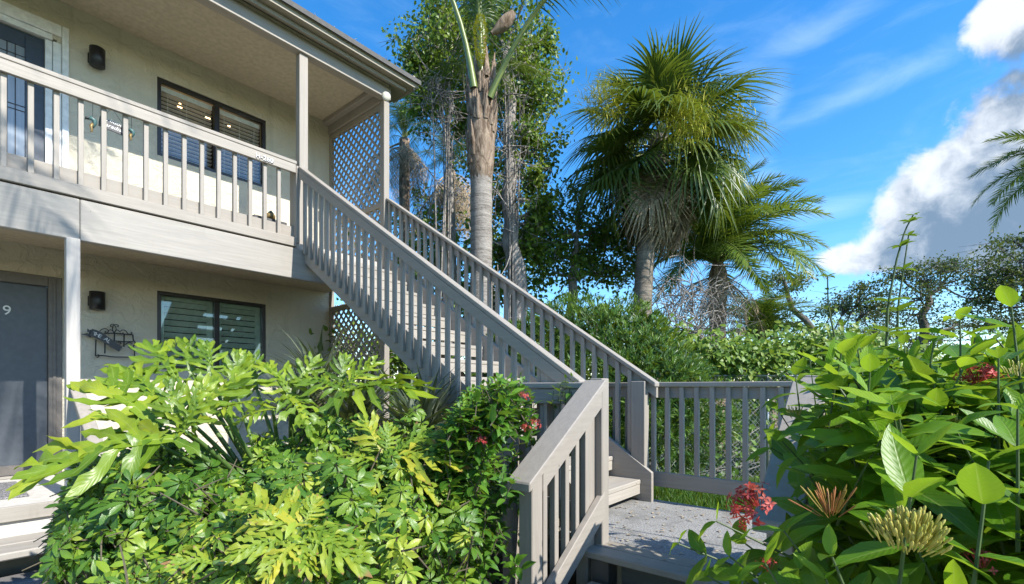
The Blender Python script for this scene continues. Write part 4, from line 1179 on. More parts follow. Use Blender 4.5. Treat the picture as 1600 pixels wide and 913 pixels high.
# ================================================================== SCHEFFLERA (dwarf umbrella shrubs)
def umbrella(r, k=8, L=1.0):
    VV = []; QQ = []; UU = []; b = 0
    tp = leaf_tpl(4, P_OBO, .2, .26, .05, .35, 1)
    for i in range(k):
        a = 2 * math.pi * i / k + r.normal(0, .1)
        dr = R(r.uniform(-8, 28)); s_ = r.uniform(.8, 1.1)
        y = np.array([math.cos(a) * math.cos(dr), math.sin(a) * math.cos(dr), -math.sin(dr)]); z = unit(np.array([0, 0, 1.]) - y * y[2]); x = np.cross(y, z)
        V = tp[0] * s_ * L @ np.stack([x, y, z]) + y * .12
        VV.append(V); QQ.append(tp[1] + b); UU.append(tp[2]); b += len(V)
    return np.concatenate(VV), np.concatenate(QQ), np.concatenate(UU)
UMB = [umbrella(np.random.default_rng(60 + i), 7 + i % 3) for i in range(5)]
def scheff(label, n, seed, region, mat=SCH, vb=0., size=.057):
    """region: (u range, top line us, vs, depth range, lower spread)"""
    r = np.random.default_rng(seed); f = Fol(); st = []
    (u0, u1), us, vs, (d0, d1), spread = region
    cc = []
    while len(cc) < n:
        u = r.uniform(u0, u1); D = r.uniform(d0, d1)
        v = np.interp(u, us, vs) + (d1 - D) / (d1 - d0) * spread * r.uniform(.75, 1.1) + abs(r.normal(0, 24)) + 22 * math.sin(u * .061 + seed * 2 + D * 5) + 15 * math.sin(u * .023 + D * 9) + (r.uniform(20, 220) if r.random() < .3 else 0)
        p = at(u, v, D)
        if p[2] < GZ + .1: continue
        if p[0] < .95 and p[1] > 4.3: continue
        cc.append(p)
        out = unit(np.array([-.35, -.6, .9]) + r.normal(0, .48, 3))
        f.add(UMB[r.integers(5)], p, unit(np.cross(out, randdir(1, r)[0])), out, size * r.uniform(.65, 1.45), np.clip(vb + r.beta(1.6, 2.6) + .1 * (r.random() - .5), 0, 1))
        st.append((p, p - out * .16))
    cc = np.array(cc); c = cc.mean(0)
    t = thing('umbrella_shrub', label, 'shrub', (c[0], c[1], GZ), 'dwarf umbrella shrubs filling the bed')
    f.build('foliage', mat, t)
    for q in range(26):
        p = cc[r.integers(len(cc))]; st.append((np.array([c[0] + r.normal(0, .15), c[1] + r.normal(0, .15), GZ]), p - [0, 0, .12]))
    stem_mesh(st, .0028).build('stems', STEMB, t)
scheff('dark green umbrella shrub beside the lower porch step, leftmost of the bed', 1250, 1, ((85, 300), [85, 110, 140, 200, 300], [800, 735, 715, 690, 700], (1.9, 2.7), 105))
scheff('bright green umbrella shrub in front of the big petioles, centre of the bed', 1500, 2, ((250, 560), [250, 350, 450, 560], [725, 700, 672, 668], (1.75, 2.8), 165), vb=.1)
scheff('yellow green umbrella shrub under the yellowing leaves beside the ixora', 1050, 3, ((480, 740), [480, 560, 650, 740], [660, 655, 672, 760], (2.0, 3.1), 120), vb=.12)
scheff('broad leaved umbrella shrub at the front edge of the bed', 230, 4, ((160, 640), [160, 300, 450, 640], [850, 825, 820, 815], (1.5, 1.85), 70), vb=.3, size=.06)

# silvery strap-leaved plants in the shade below the stairs
def straps(label, c, n, L, seed, mat=SPIKE, name='strap_leaf_plant', w=1.0, grp='silvery strap leaved plants below the stairs'):
    r = np.random.default_rng(seed); f = Fol(); c = np.asarray(c)
    a = r.uniform(0, 2 * np.pi, n); e = r.uniform(.25, 1.45, n)
    y = np.stack([np.cos(a) * np.cos(e), np.sin(a) * np.cos(e), np.sin(e)], 1)
    f.add(L_STR, c + r.normal(0, .05, (n, 3)) * [1, 1, .6], y, np.array([0, 0, 1.]) + 0 * y, L * r.uniform(.6, 1.1, n), None, w)
    t = thing(name, label, 'plant', (c[0], c[1], GZ), grp)
    f.build('foliage', mat, t)
    MB().tube([[c[0], c[1], GZ], list(c)], [.06, .05], 8).build('trunk', STEMB, t, True)
for i, (u, v, D, n, L, lab) in enumerate(((655, 690, 3.9, 170, .75, 'silvery strap leaved plant nearest the stair stringer foot'), (560, 680, 4.2, 170, .8, 'silvery strap leaved plant behind the middle lobed leaves'),
                                     (500, 610, 4.8, 90, .75, 'thin bladed plant against the lower wall beside the dark lattice'), (470, 660, 4.3, 120, .7, 'dark strap leaved plant left of the dark lattice'))):
    straps(lab, at(u, v, D), n, L, 70 + i)
# ================================================================== PALMS
def merge(parts):
    VV = []; QQ = []; va = []; uv = []; mi = []; b = 0
    for V, Q, a, u, m in parts:
        VV.append(V); QQ.append(Q + b); b += len(V)
        va.append(np.broadcast_to(a, (len(V),))); uv.append(np.broadcast_to(u, (len(V), 2))); mi.append(np.full(len(Q), m))
    return np.concatenate(VV), np.concatenate(QQ), np.concatenate(va), np.concatenate(uv), np.concatenate(mi)
def pinnate(L, n, rise, drop, llen, lw, hang, seed, mats, plume=.25, rr=.028, bare=.16, dead=False):
    """feather frond in its own frame: base at the origin, reaches along +y, curves down in -z"""
    r = np.random.default_rng(seed)
    t = np.linspace(0, 1, 16)
    y = L * (t - .10 * t ** 3 * drop); z = L * (rise * t - (rise * .5 + drop * .55) * t ** 2.2)
    sp = np.stack([.05 * L * np.sin(t * 2 + seed) * t, y, z], 1)
    V, Q = tube(sp, np.interp(t, [0, .12, 1], [rr * 1.5, rr, .004]), 6)
    parts = [(V, Q, np.full(len(V), .55), np.tile([.5, .3], (len(V), 1)), 1)]
    f = []
    T = unit(np.gradient(sp, axis=0))
    for i in range(n):
        s_ = bare + (1 - bare) * (i + .5) / n
        k = s_ * 15; a = int(min(14, k)); p = sp[a] * (1 - (k - a)) + sp[a + 1] * (k - a); tn = T[a]
        side = unit(np.cross(tn, [0, 0, 1])); upv = np.cross(side, tn)
        for sg in (-1, 1):
            ln = llen * np.interp(s_, [bare, bare + .12, .55, .85, 1], [.45, .85, 1, .7, .3]) * r.uniform(.88, 1.08)
            fw = np.interp(s_, [0, .6, 1], [.35, .6, 1.3])
            yv = unit(side * sg + tn * fw + upv * (r.normal(.15, plume)))
            m = 4; tt = np.linspace(0, 1, m + 1)
            pts = p + np.outer(tt * ln, yv) + np.outer(-hang * ln * tt ** 2.1, [0, 0, 1.])
            wv = unit(np.cross(yv, upv + .0)) * 1.0
            w = lw * (1 - tt) ** .6 * np.minimum(1, tt * 6 + .4)
            zz = unit(np.cross(wv, yv))
            Vl = np.stack([pts - wv * w[:, None] / 2, pts + zz * (w[:, None] * -.18), pts + wv * w[:, None] / 2], 1).reshape(-1, 3)
            Ql = np.array([[q * 3 + j, q * 3 + j + 1, q * 3 + j + 4, q * 3 + j + 3] for q in range(m) for j in range(2)])
            ul = np.stack([np.tile([0, .5, 1], m + 1), np.full(3 * (m + 1), s_)], 1)
            parts.append((Vl, Ql, np.full(len(Vl), np.clip(r.normal(.42, .2), 0, 1)), ul, 0))
    V, Q, va, uv, mi = merge(parts)
    return np_mesh('frond', V, [Q], mats, va, uv, midx=mi)
def fan(Rr, nseg, seed, mats, droop=.5, pet=.9, closed=0., spread=300):
    """sabal leaf: petiole along +y, then a folded costa with drooping segments"""
    r = np.random.default_rng(seed)
    t = np.linspace(0, 1, 9)
    cost = np.stack([0 * t, pet * t, .10 * np.sin(t * np.pi) * pet], 1)
    V, Q = tube(cost, np.interp(t, [0, 1], [.022, .011]), 6)
    parts = [(V, Q, np.full(len(V), .6), np.tile([.5, .3], (len(V), 1)), 1)]
    for i in range(nseg):
        q = (i + .5) / nseg * 2 - 1
        a = R(spread / 2) * q * (1 - closed)
        org = np.array([0, pet + Rr * .32 * (1 - abs(q)) ** 1.2, .02 - .16 * Rr * (1 - abs(q)) ** 2])
        d = np.array([math.sin(a), math.cos(a), .30 * (abs(q) - .35) + r.normal(0, .05)])
        d = unit(d); L = Rr * (1.0 - .22 * abs(q)) * r.uniform(.9, 1.06)
        m = 6; tt = np.linspace(0, 1, m + 1)
        bend = np.clip(tt - .42, 0, 1) ** 1.6
        pts = org + np.outer(tt * L, d) + np.outer(-droop * L * 1.25 * bend * r.uniform(.6, 1.35), [0, 0, 1.]) + np.outer(bend * L * r.normal(0, .12), [1, 0, 0])
        w = np.interp(tt, [0, .35, .6, 1], [.02, .050, .038, .004]) * Rr * 1.15
        wv = unit(np.cross(d, [0, 0, 1.])); zz = np.array([0, 0, 1.])
        Vl = np.stack([pts - wv * w[:, None] / 2, pts - zz * (w[:, None] * .35), pts + wv * w[:, None] / 2], 1).reshape(-1, 3)
        Ql = np.array([[k * 3 + j, k * 3 + j + 1, k * 3 + j + 4, k * 3 + j + 3] for k in range(m) for j in range(2)])
        ul = np.stack([np.tile([0, .5, 1], m + 1), np.repeat(tt, 3)], 1)
        parts.append((Vl, Ql, np.full(len(Vl), np.clip(r.normal(.42, .2), 0, 1)), ul, 0))
    V, Q, va, uv, mi = merge(parts)
    return np_mesh('frond', V, [Q], mats, va, uv, midx=mi)
def put(name, me, parent, p, az, el, roll=0., s=1.0):
    """hang a frond mesh at world point p, heading az (radians), tilted up by el"""
    o = bpy.data.objects.new(name, me); C.objects.link(o); o.parent = parent
    rot = mathutils.Matrix.Rotation(az - math.pi / 2, 4, 'Z') @ mathutils.Matrix.Rotation(el, 4, 'X') @ mathutils.Matrix.Rotation(roll, 4, 'Y')
    o.matrix_local = mathutils.Matrix.Translation(mathutils.Vector(p) - parent.location) @ rot @ mathutils.Matrix.Scale(s, 4)
    return o
GA = 2.39996
QP = [pinnate(3.3, 64, .75, .95, .62, .026, .62, i, [QUEENLF, YPET], .5) for i in range(3)]
QPT = [pinnate(3.6, 60, .9, .8, .62, .026, .62, 5 + i, [QUEENLF, YPET], .5, .040, .30) for i in range(2)]
QPD = [pinnate(2.2, 40, .1, .9, .5, .024, .9, 10 + i, [DEADM, DEADM], .4) for i in range(2)]
DP = [pinnate(2.0, 74, .55, .95, .48, .032, .18, 20 + i, [DATELF, YPET], .22, .022, .1) for i in range(3)]
DPD = [pinnate(1.7, 40, .1, .8, .36, .020, .6, 30 + i, [DEADM, DEADM], .3, .02) for i in range(2)]
SF = [fan(1.0, 46, 40 + i, [SABALLF, YPET], d, .95) for i, d in enumerate((.7, 1.05, 1.3))]
SFD = [fan(.95, 40, 50 + i, [DEADM, DEADM], 1.1, .8, .35) for i in range(2)]

def trunk(parent, pts, rad, mat, n=18, boots=None):
    P = np.asarray(pts); k = np.linspace(0, len(P) - 1, 26)
    X = np.stack([np.interp(k, np.arange(len(P)), P[:, i]) for i in range(3)], 1)
    rr = np.interp(k, np.arange(len(P)), rad)
    rr = rr * (1 + .025 * np.sin(np.arange(26) * 2.1))
    return MB().tube(X, rr, n).build('trunk', mat, parent, True)

# ---- the queen palm behind the stairs
rq = np.random.default_rng(2)
b = at(752, 600, 7.6); b[2] = GZ
qp = thing('queen_palm', 'tall queen palm with pale ringed trunk rising behind the stairs', 'palm', b)
zc = at(752, 130, 7.6)[2]
def qz(v): return at(752, v, 7.6)[2]
trunk(qp, [b, [b[0], b[1], qz(400)], [b[0], b[1], qz(255)], [b[0], b[1], qz(225)]], [.19, .168, .172, .16], PALMBARK)
bo = MB(); 
bo.tube([[b[0], b[1], qz(v)] for v in (300, 268, 240, 200, 160, 120, 60)], [.155, .185, .21, .222, .20, .145, .08], 16)
for i in range(44):
    z = qz(rq.uniform(125, 262)); a = i * GA; ro = .24 * np.interp(z, [qz(262), qz(200), qz(125)], [.82, .98, .75])
    o_ = np.array([math.cos(a), math.sin(a), 0])
    c = np.array([b[0], b[1], z]) + o_ * ro * .8
    L = rq.uniform(.22, .55)
    bo.tube(bez(c, c + o_ * .05 + [0, 0, L * .5], c + o_ * rq.uniform(-.02, .12) + [0, 0, L], 5), [.055, .05, .035, .022, .006], 6, False)
bo.build('leaf_bases', BOOT, qp, True)
for i in range(2): pass
top = np.array([b[0], b[1], qz(95)])
VR = np.array([sT, -cT, 0]); VF = np.array([cT, sT, 0])   # right and forward on the ground, for headings
def heading(rt, fw): d = VR * rt + VF * fw; return math.atan2(d[1], d[0])
put('frond', QPT[0], qp, [b[0], b[1], qz(150)] - VR * .10 - VF * .2, heading(-1, -.5), R(38)); put('frond', QPT[1], qp, [b[0], b[1], qz(165)] + VR * .14 - VF * .2, heading(1, -.35), R(22)); put('frond', QPT[1], qp, [b[0], b[1], qz(120)] - VF * .1, heading(-.5, .3), R(50)); put('frond', QPT[0], qp, [b[0], b[1], qz(120)] + VR * .05, heading(.25, .4), R(52))
for i in range(13):
    put('frond', QP[i % 3], qp, top + [0, 0, .12 * (i % 4)], i * GA + .5, R(rq.uniform(38, 68)), s=rq.uniform(.9, 1.1))
m = MB(); c0 = np.array([b[0], b[1], qz(110)]) - VF * .22
m.tube([c0 + [0, 0, d] for d in (-.12, -.02, .02, .06)], [.02, .03, .03, .02], 8)
m.build('flower_stalk', YPET, qp, True)
ff = Fol(); n = 700
zz = rq.uniform(qz(118), qz(42), n); aa = rq.uniform(0, 2 * np.pi, n); rad = np.interp(zz, [qz(118), qz(100), qz(60), qz(42)], [.015, .06, .085, .03])
pc = np.stack([c0[0] + np.cos(aa) * rad, c0[1] + np.sin(aa) * rad, zz], 1)
ff.add(L_SM, pc, np.stack([np.cos(aa), np.sin(aa), .4 + 0 * aa], 1), np.array([0, 0, 1.]), .035, None)
ff.build('flower_cluster', FRUIT, qp)
s0 = np.array([b[0], b[1], qz(60)]) + VR * .16 - VF * .1
MB().tube(bez(s0, s0 + VR * .18 + [0, 0, .10], s0 + VR * .34 + [0, 0, .32], 8), [.03, .05, .075, .09, .10, .095, .08, .05], 10, False).build('spathe', BOOT, qp, True)
for i in range(9):
    put('frond', QP[i % 3], qp, [b[0], b[1], qz(118)] + VF * .5, heading(*[(-1, .4), (1, .4), (-.8, .9), (.8, .8), (-1, .1), (1, 0), (-.3, 1), (.4, 1), (0, 1)][i]), R([34, 30, 48, 44, 52, 50, 40, 36, 55][i]), s=.46)
for i in range(7):
    put('dead_frond', QPD[i % 2], qp, [b[0], b[1], qz(170)], i * .9, R(-62), s=.28)

# ---- the sabal palm with its round head
rs = np.random.default_rng(4)
b = at(1003, 600, 9.3); b[2] = GZ
c = at(1022, 300, 9.3)
sb = thing('sabal_palm', 'sabal palm with round head of fan leaves and a skirt of dead fronds', 'palm', b)
trunk(sb, [b, at(1003, 490, 9.3), at(1008, 400, 9.3), at(1020, 330, 9.3), at(1028, 215, 9.3)], [.23, .18, .165, .17, .18], SABALBARK)
hub = at(1032, 232, 9.3)
k = 0
for i in range(46):
    f = i / 45
    el = R(np.interp(f, [0, .3, .65, 1], [66, 30, -4, -44])) + rs.normal(0, .13)
    put('frond', SF[0 if f < .3 else 1 if f < .65 else 2], sb, hub + [0, 0, .35 - .6 * f], i * GA + rs.normal(0, .12), el, rs.normal(0, .25), rs.uniform(.80, 1.04) * (.86 if f < .3 else .98))
for i in range(25):
    put('dead_frond', SFD[i % 2], sb, hub + [rs.normal(0, .05), rs.normal(0, .05), -.1 - .35 * (i % 3) / 3], i * GA + .8, R(-46 - 30 * rs.random()), rs.normal(0, .4), rs.uniform(.6, .95))
for (u, v, D, s_) in ((943, 165, 8.1, .42), (1072, 185, 7.7, .48), (1150, 205, 8.3, .42)):
    p = at(u, v, D); ff = Fol(); n = 1100
    q = rs.normal(0, s_ * .42, (n, 3)) * [1, 1, 1.1]
    ff.add(L_STRS, p + q * .9, randdir(n, rs) + unit(q) * .8, np.array([0, 0, 1.]), rs.uniform(.10, .20, n), None, 1.3)
    ff.build('flower_spray', FRUIT, sb)
    MB().tube(bez(hub, (hub + p) / 2 + [0, 0, .5], p, 8), np.linspace(.022, .008, 8), 6).build('flower_stalk', YPET, sb, True)

# ---- date palm and its grey tangle
rd = np.random.default_rng(6)
b = at(1120, 620, 11.5); b[2] = GZ; hub = at(1122, 415, 11.5)
dp = thing('date_palm', 'arching date palm with orange tipped fronds right of the sabal palm', 'palm', b)
trunk(dp, [b, (b + hub) / 2 + [.08, .03, 0], hub - [0, 0, .2], hub + [0, 0, .25]], [.22, .17, .21, .05], BOOT)
for i in range(50):
    f = i / 49
    put('frond', DP[i % 3], dp, hub + [0, 0, .1 * rd.random()], i * GA, R(np.interp(f, [0, .4, 1], [78, 45, -8])) + rd.normal(0, .08), rd.normal(0, .2), rd.uniform(1.05, 1.3))
for i in range(12):
    put('dead_frond', DPD[i % 2], dp, hub - [0, 0, .25], i * GA, R(-50 + 40 * rd.random()), 0, rd.uniform(.7, 1.15))
b = at(1205, 640, 13.5); b[2] = GZ; hub = at(1190, 535, 13.5)
dp2 = thing('date_palm', 'low young date palm with yellowing tips under the arching palm', 'palm', b)
trunk(dp2, [b, hub], [.2, .2], BOOT)
for i in range(24): put('frond', DP[i % 3], dp2, hub, i * GA, R(np.interp(i, [0, 23], [75, 0])) + rd.normal(0, .1), 0, rd.uniform(.8, 1.05))

# ---- two thin palms with hanging dead skirts, and the one at the right edge
for (u, v, D, seed, lab) in ((632, 218, 12.5, 1, 'thin palm with brown hanging skirt nearest the roof corner post'), (704, 268, 13.0, 2, 'shorter thin palm with brown hanging skirt beside the queen palm trunk')):
    r = np.random.default_rng(seed + 90); b = at(u, 600, D); b[2] = GZ; hub = at(u, v, D)
    t = thing('thin_palm', lab, 'palm', b, 'thin palms with dead skirts left of the queen palm')
    trunk(t, [b, hub], [.17, .13], BOOT)
    for i in range(20): put('frond', QP[i % 3], t, hub, i * GA, R(np.interp(i, [0, 19], [80, 5])) + r.normal(0, .1), 0, r.uniform(.34, .46))
    for i in range(17): put('dead_frond', QPD[i % 2], t, hub - [0, 0, .05 + .25 * r.random()], i * GA + r.normal(0, .3), R(-48 + 34 * r.random()), 0, r.uniform(.45, 1.0))
b = at(1700, 600, 9.5); b[2] = GZ; hub = at(1672, 262, 9.5)
t = thing('edge_palm', 'palm with dark feather fronds reaching in from the right edge', 'palm', b)
trunk(t, [b, hub], [.2, .16], PALMBARK)
for i in range(26): put('frond', DP[i % 3], t, hub, i * GA, R(np.interp(i, [0, 25], [70, -25])), 0, .78)

# the palm behind the viewer whose fronds throw the feathered shadows on the balcony
b = np.array([-2.6, -.9, GZ]); hub = np.array([-.1, -.7, 7.9])
t = thing('queen_palm', 'queen palm leaning over the viewer and shading the balcony rail', 'palm', b)
trunk(t, [b, [-2.5, -.9, 3], [-1.7, -.85, 6], hub], [.2, .17, .15, .13], PALMBARK)
QPB = [pinnate(3.0, 34, .5, .9, .75, .05, .55, 60 + i, [QUEENLF, YPET], .4) for i in range(2)]
for i in range(11): put('frond', QPB[i % 2], t, hub, i * GA + .3, R(np.interp(i, [0, 10], [65, 0])), 0, .9)

# ================================================================== BROADLEAF TREES
def grow_tree(name, label, base, path, rad, clumps, leaf, mat, nleaf, tpl=L_SM, barkm=OAKBARK, seed=0, flatten=1.0, group=None, cat='tree', twig=.012, sag=0., updir=.5, sub=5):
    """trunk along path; a limb to every clump; leaves scattered round sub-clumps of each clump"""
    r = np.random.default_rng(seed)
    base = np.asarray(base, float); t = thing(name, label, cat, base, group)
    path = np.array([base] + [np.asarray(p) for p in path]); m = MB()
    k = np.linspace(0, len(path) - 1, 14); X = np.stack([np.interp(k, np.arange(len(path)), path[:, i]) for i in range(3)], 1)
    X[1:-1] += r.normal(0, rad[0] * .25, (12, 3)) * [1, 1, .3]
    m.tube(X, np.interp(k, np.arange(len(path)), rad), 9)
    m.build('trunk', barkm, t, True)
    f = Fol(); lm = MB()
    for (c, s_) in clumps:
        c = np.asarray(c); s3 = np.array([s_, s_, s_ * flatten])
        i = np.argmin(((X[4:] - c) ** 2).sum(1) + 3 * np.maximum(0, X[4:, 2] - c[2]) ** 2) + 4
        a = X[i]; dist = np.linalg.norm(c - a)
        B = bez(a, a * .45 + c * .55 + [r.normal(0, .12 * dist), r.normal(0, .12 * dist), -.10 * dist - sag * dist], c, 7)
        lm.tube(B, np.linspace(min(rad[-1] * .8, .02 + .03 * dist), twig, 7), 6, False)
        for q in range(sub):
            sc_ = c + r.normal(0, .62, 3) * s3
            lm.tube(bez(B[4], (c + sc_) / 2, sc_, 4), [twig * 1.2, twig, twig * .7, twig * .3], 4, False)
            for w in range(5): lm.tube(bez(sc_, sc_ + r.normal(0, .2, 3) * s3, sc_ + r.normal(0, .5, 3) * s3, 3), [twig * .6, twig * .45, twig * .2], 3, False)
            n = int(nleaf / sub); p = sc_ + r.normal(0, .36, (n, 3)) * s3
            d = unit((p - sc_) / s3 * .7 + randdir(n, r) * .9 + np.array([0, 0, -.15]))
            f.add(tpl, p, d, unit(randdir(n, r) * .7 + np.array([-.1, -.3, updir])), leaf * r.uniform(.7, 1.25, n), np.clip(r.beta(2, 2.4, n) + r.normal(0, .12), 0, 1))
    lm.build('branches', barkm, t, True); f.build('foliage', mat, t)
    return t
def ring(pts, D, s=None):
    return [(at(u, v, D + dd), sz) for (u, v, dd, sz) in pts]
# vine-draped trees behind the queen palm
grow_tree('vine_draped_tree', 'leaning trunk draped in bright vines right of the queen palm', np.append(at(815, 600, 9.4)[:2], GZ), [at(808, 440, 9.4), at(795, 330, 9.4), at(800, 210, 9.5), at(790, 80, 9.6)], [.2, .17, .14, .12, .06],
          ring([(800, 40, .3, .42), (835, 90, 0, .36), (815, 120, .4, .4), (845, 150, 0, .26), (790, 160, .4, .36), (835, 205, 0, .28), (815, 250, .2, .3), (845, 285, -.1, .22), (790, 300, .3, .3), (830, 330, 0, .3), (812, 380, .1, .26), (785, 395, .4, .25), (770, 20, .6, .45), (850, 60, .2, .25), (760, 90, .7, .4), (840, 380, .2, .2), (825, 60, .5, .4), (775, 60, .8, .5), (840, 120, .3, .35), (770, 130, .8, .45), (780, 210, .7, .45), (825, 170, .4, .35), (770, 260, .6, .4), (840, 240, .1, .3), (775, 330, .5, .4), (850, 320, .1, .25), (850, 350, .2, .3), (765, 380, .4, .4)], 9.5), .085, TREELF, 420, L_SM2, TWIG, 12, 1.15, 'vine draped trees behind the queen palm', sag=-.05)
grow_tree('vine_draped_tree', 'dark bushy vine covered tree between the eave and the queen palm', np.append(at(705, 600, 10.2)[:2], GZ), [at(706, 330, 10.2), at(700, 200, 10.2), at(705, 110, 10.2)], [.09, .08, .07, .04],
          ring([(665, 110, 0, .42), (690, 70, 0, .5), (720, 40, .2, .5), (715, 100, .3, .5), (660, 140, .1, .35), (690, 150, 0, .42), (725, 150, .3, .4), (700, 25, .3, .45), (645, 95, 0, .22), (735, 190, .3, .28), (700, 200, .2, .3), (675, 60, .3, .45), (655, 80, .2, .4), (700, 130, .4, .5), (730, 100, .5, .45), (670, 160, .2, .35), (715, 70, .4, .5), (740, 40, .5, .45), (690, 20, .4, .45), (650, 125, .1, .3)], 10.2), .085, TREELF, 440, L_SM2, TWIG, 13, 1.1, 'vine draped trees behind the queen palm')
def tangle(name, label, c, s3, n, seed, mat=TWIG, rad=.008, L=.9):
    r = np.random.default_rng(seed); c = np.asarray(c); m = MB()
    for i in range(n):
        p = c + r.normal(0, .5, 3) * s3; d = unit(r.normal(0, 1, 3) + [0, 0, .3]); ln = L * r.uniform(.5, 1.2)
        q1 = p + d * ln * .5 + r.normal(0, .16, 3) * ln; q2 = p + d * ln + r.normal(0, .25, 3) * ln
        m.tube(bez(p, q1, q2, 6), np.linspace(rad * r.uniform(.8, 1.8), rad * .4, 6), 4, False)
    for i in range(8):
        p = c + r.normal(0, .35, 3) * s3; m.tube(bez([c[0] + r.normal(0, .3) * s3[0], c[1] + r.normal(0, .3) * s3[1], GZ], (p + c) / 2, p, 6), np.linspace(rad * 3, rad, 6), 5, False)
    t = thing(name, label, 'shrub', (c[0], c[1], GZ)); m.build('branches', mat, t, True); return t
tangle('bare_shrub', 'grey tangle of bare dead branches below the date palm', at(1075, 500, 9.8), np.array([.8, .7, 1.0]), 320, 31)
tangle('bare_vines', 'grey hanging bare vines around the trunk right of the queen palm', at(800, 240, 9.3), np.array([.5, .4, 2.2]), 190, 32, L=.7)
tangle('bare_twigs', 'thin bare twigs reaching out between the roof corner and queen palm', at(690, 170, 9.6), np.array([.7, .5, .8]), 110, 33, L=.8)
# yellow-green shrubs between the vine tree and the sabal
grow_tree('leafy_tree', 'loose yellow green tree between the vine draped trunk and the sabal palm', np.append(at(890, 600, 10.5)[:2], GZ), [at(895, 440, 10.5), at(900, 370, 10.5)], [.14, .1, .05],
          ring([(870, 330, 0, .35), (900, 345, .2, .4), (930, 360, 0, .38), (880, 380, 0, .4), (915, 395, .1, .45), (950, 390, .2, .38), (970, 420, .2, .35), (850, 400, 0, .35), (865, 425, -.2, .35), (940, 425, 0, .4), (985, 385, .3, .3), (905, 315, .3, .25), (840, 360, .2, .35), (860, 380, .1, .4), (890, 410, .1, .5), (930, 400, .3, .5), (960, 350, .4, .35), (985, 430, .3, .4), (860, 350, .3, .4), (910, 430, 0, .5)], 10.5), .085, VINE, 360, L_SM2, TWIG, 14, .9)
grow_tree('leafy_tree', 'dim bushy tree seen low behind the stair balusters', np.append(at(700, 640, 11)[:2], GZ), [at(700, 470, 11), at(700, 400, 11)], [.14, .1, .05],
          ring([(640, 400, 0, .6), (680, 380, 0, .5), (720, 400, 0, .5), (700, 450, 0, .7), (760, 440, 0, .6), (640, 470, 0, .7), (780, 480, 0, .6), (820, 470, 0, .5), (600, 420, .4, .6)], 11), .12, TREELF, 260, L_SM2, TWIG, 15, .9)

# clipped podocarpus hedge beside the stairs
rh = np.random.default_rng(9)
hc = np.array([5.95, 3.55, 0]); 
hg = thing('clipped_hedge', 'rounded fine leaved green hedge behind the far stair railing', 'hedge', (hc[0], hc[1], GZ))
n = 22000
d = randdir(n * 2, rh); d = d[d[:, 2] > -.55][:n]
rx = np.array([1.25, 1.75, 1.25]); ctr = np.array([hc[0], hc[1], -.02])
lump = 1 + .07 * np.sin(d[:, 0] * 7 + 1) * np.cos(d[:, 2] * 6) + .05 * np.sin(d[:, 1] * 11)
shell = rh.uniform(.86, 1.03, len(d)) * lump
p = ctr + d * rx * shell[:, None]
p[:, 2] = np.where(p[:, 2] < -.3, -.3 + (p[:, 2] + .3) * 1.5, p[:, 2]); p[:, 2] -= .18 * np.maximum(0, 3.55 - p[:, 1]) ** 1.3 * .8
keep = p[:, 2] > GZ; p = p[keep]; d = d[keep]
sel = rh.permutation(len(p))[:3400]; p = p[sel]; d = d[sel]; f = Fol()
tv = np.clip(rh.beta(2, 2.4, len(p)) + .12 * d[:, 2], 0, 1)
for k in range(13):
    yy = unit(d * .75 + randdir(len(p), rh) * .85 + [0, 0, .45])
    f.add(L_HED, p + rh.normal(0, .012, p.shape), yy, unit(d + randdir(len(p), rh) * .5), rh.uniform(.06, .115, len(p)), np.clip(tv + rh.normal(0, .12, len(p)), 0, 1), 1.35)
n2 = 6000; q = ctr + randdir(n2, rh) * rx * rh.uniform(.6, .9, (n2, 1)); q = q[q[:, 2] > GZ]
f.add(L_HED, q, randdir(len(q), rh) + [0, 0, .5], randdir(len(q), rh), .16, rh.random(len(q)) * .3, 2.0)
f.build('foliage', HEDGE, hg)
m = MB()
for i in range(40):
    a = ctr + randdir(1, rh)[0] * rx * .82
    if a[2] > GZ + .3: m.tube(bez([hc[0] + rh.normal(0, .25), hc[1] + rh.normal(0, .4), GZ], [(a[0] + hc[0]) / 2, (a[1] + hc[1]) / 2, (a[2] + GZ) / 2 - .2], a, 6), np.linspace(.022, .006, 6), 5, False)
m.build('branches', TWIG, hg, True)

# chain link fence grown over by vines behind the landing
rv = np.random.default_rng(17)
A = at(1010, 600, 8.2)[:2]; B = at(1420, 600, 8.8)[:2]; B = A + (B - A) * 1.5
e = unit(B - A); Lf = np.linalg.norm(B - A); nrm = np.array([-e[1], e[0]])
if nrm @ A > 0: nrm = -nrm                       # towards the viewer
fc = thing('chain_link_fence', 'chain link fence behind the landing overgrown with vines', 'fence', (A[0], A[1], GZ))
wm = MB()
FH = 1.75
for sg in (-1, 1):
    k = -FH
    while k < Lf:
        s0_, s1_ = max(k, 0), min(k + FH, Lf)
        z0_, z1_ = (s0_ - k, s1_ - k)
        if sg < 0: z0_, z1_ = FH - z0_, FH - z1_
        a = [*(A + e * s0_), GZ + z0_]; b_ = [*(A + e * s1_), GZ + z1_]
        off = nrm * .002 * sg
        wm.tube([[a[0] + off[0], a[1] + off[1], a[2]], [b_[0] + off[0], b_[1] + off[1], b_[2]]], .0022, 3, False)
        k += .085
wm.build('wire_mesh', flat('galvanised_wire', (.30, .31, .31), .45, .7), fc)
for s_ in np.arange(0, Lf, 2.2):
    MB().tube([[*(A + e * s_), GZ], [*(A + e * s_), GZ + FH + .06]], .028, 8).build('post', flat('galvanised_post', (.33, .34, .34), .45, .7), fc, True)
MB().tube([[*A, GZ + FH + .02], [*B, GZ + FH + .02]], .02, 8).build('top_rail', flat('galvanised_rail', (.33, .34, .34), .45, .7), fc, True)
vn = thing('vine_mound', 'bright leafy vines heaped over the chain link fence', 'vine', (*(A + e * 2 - nrm * .3), GZ))
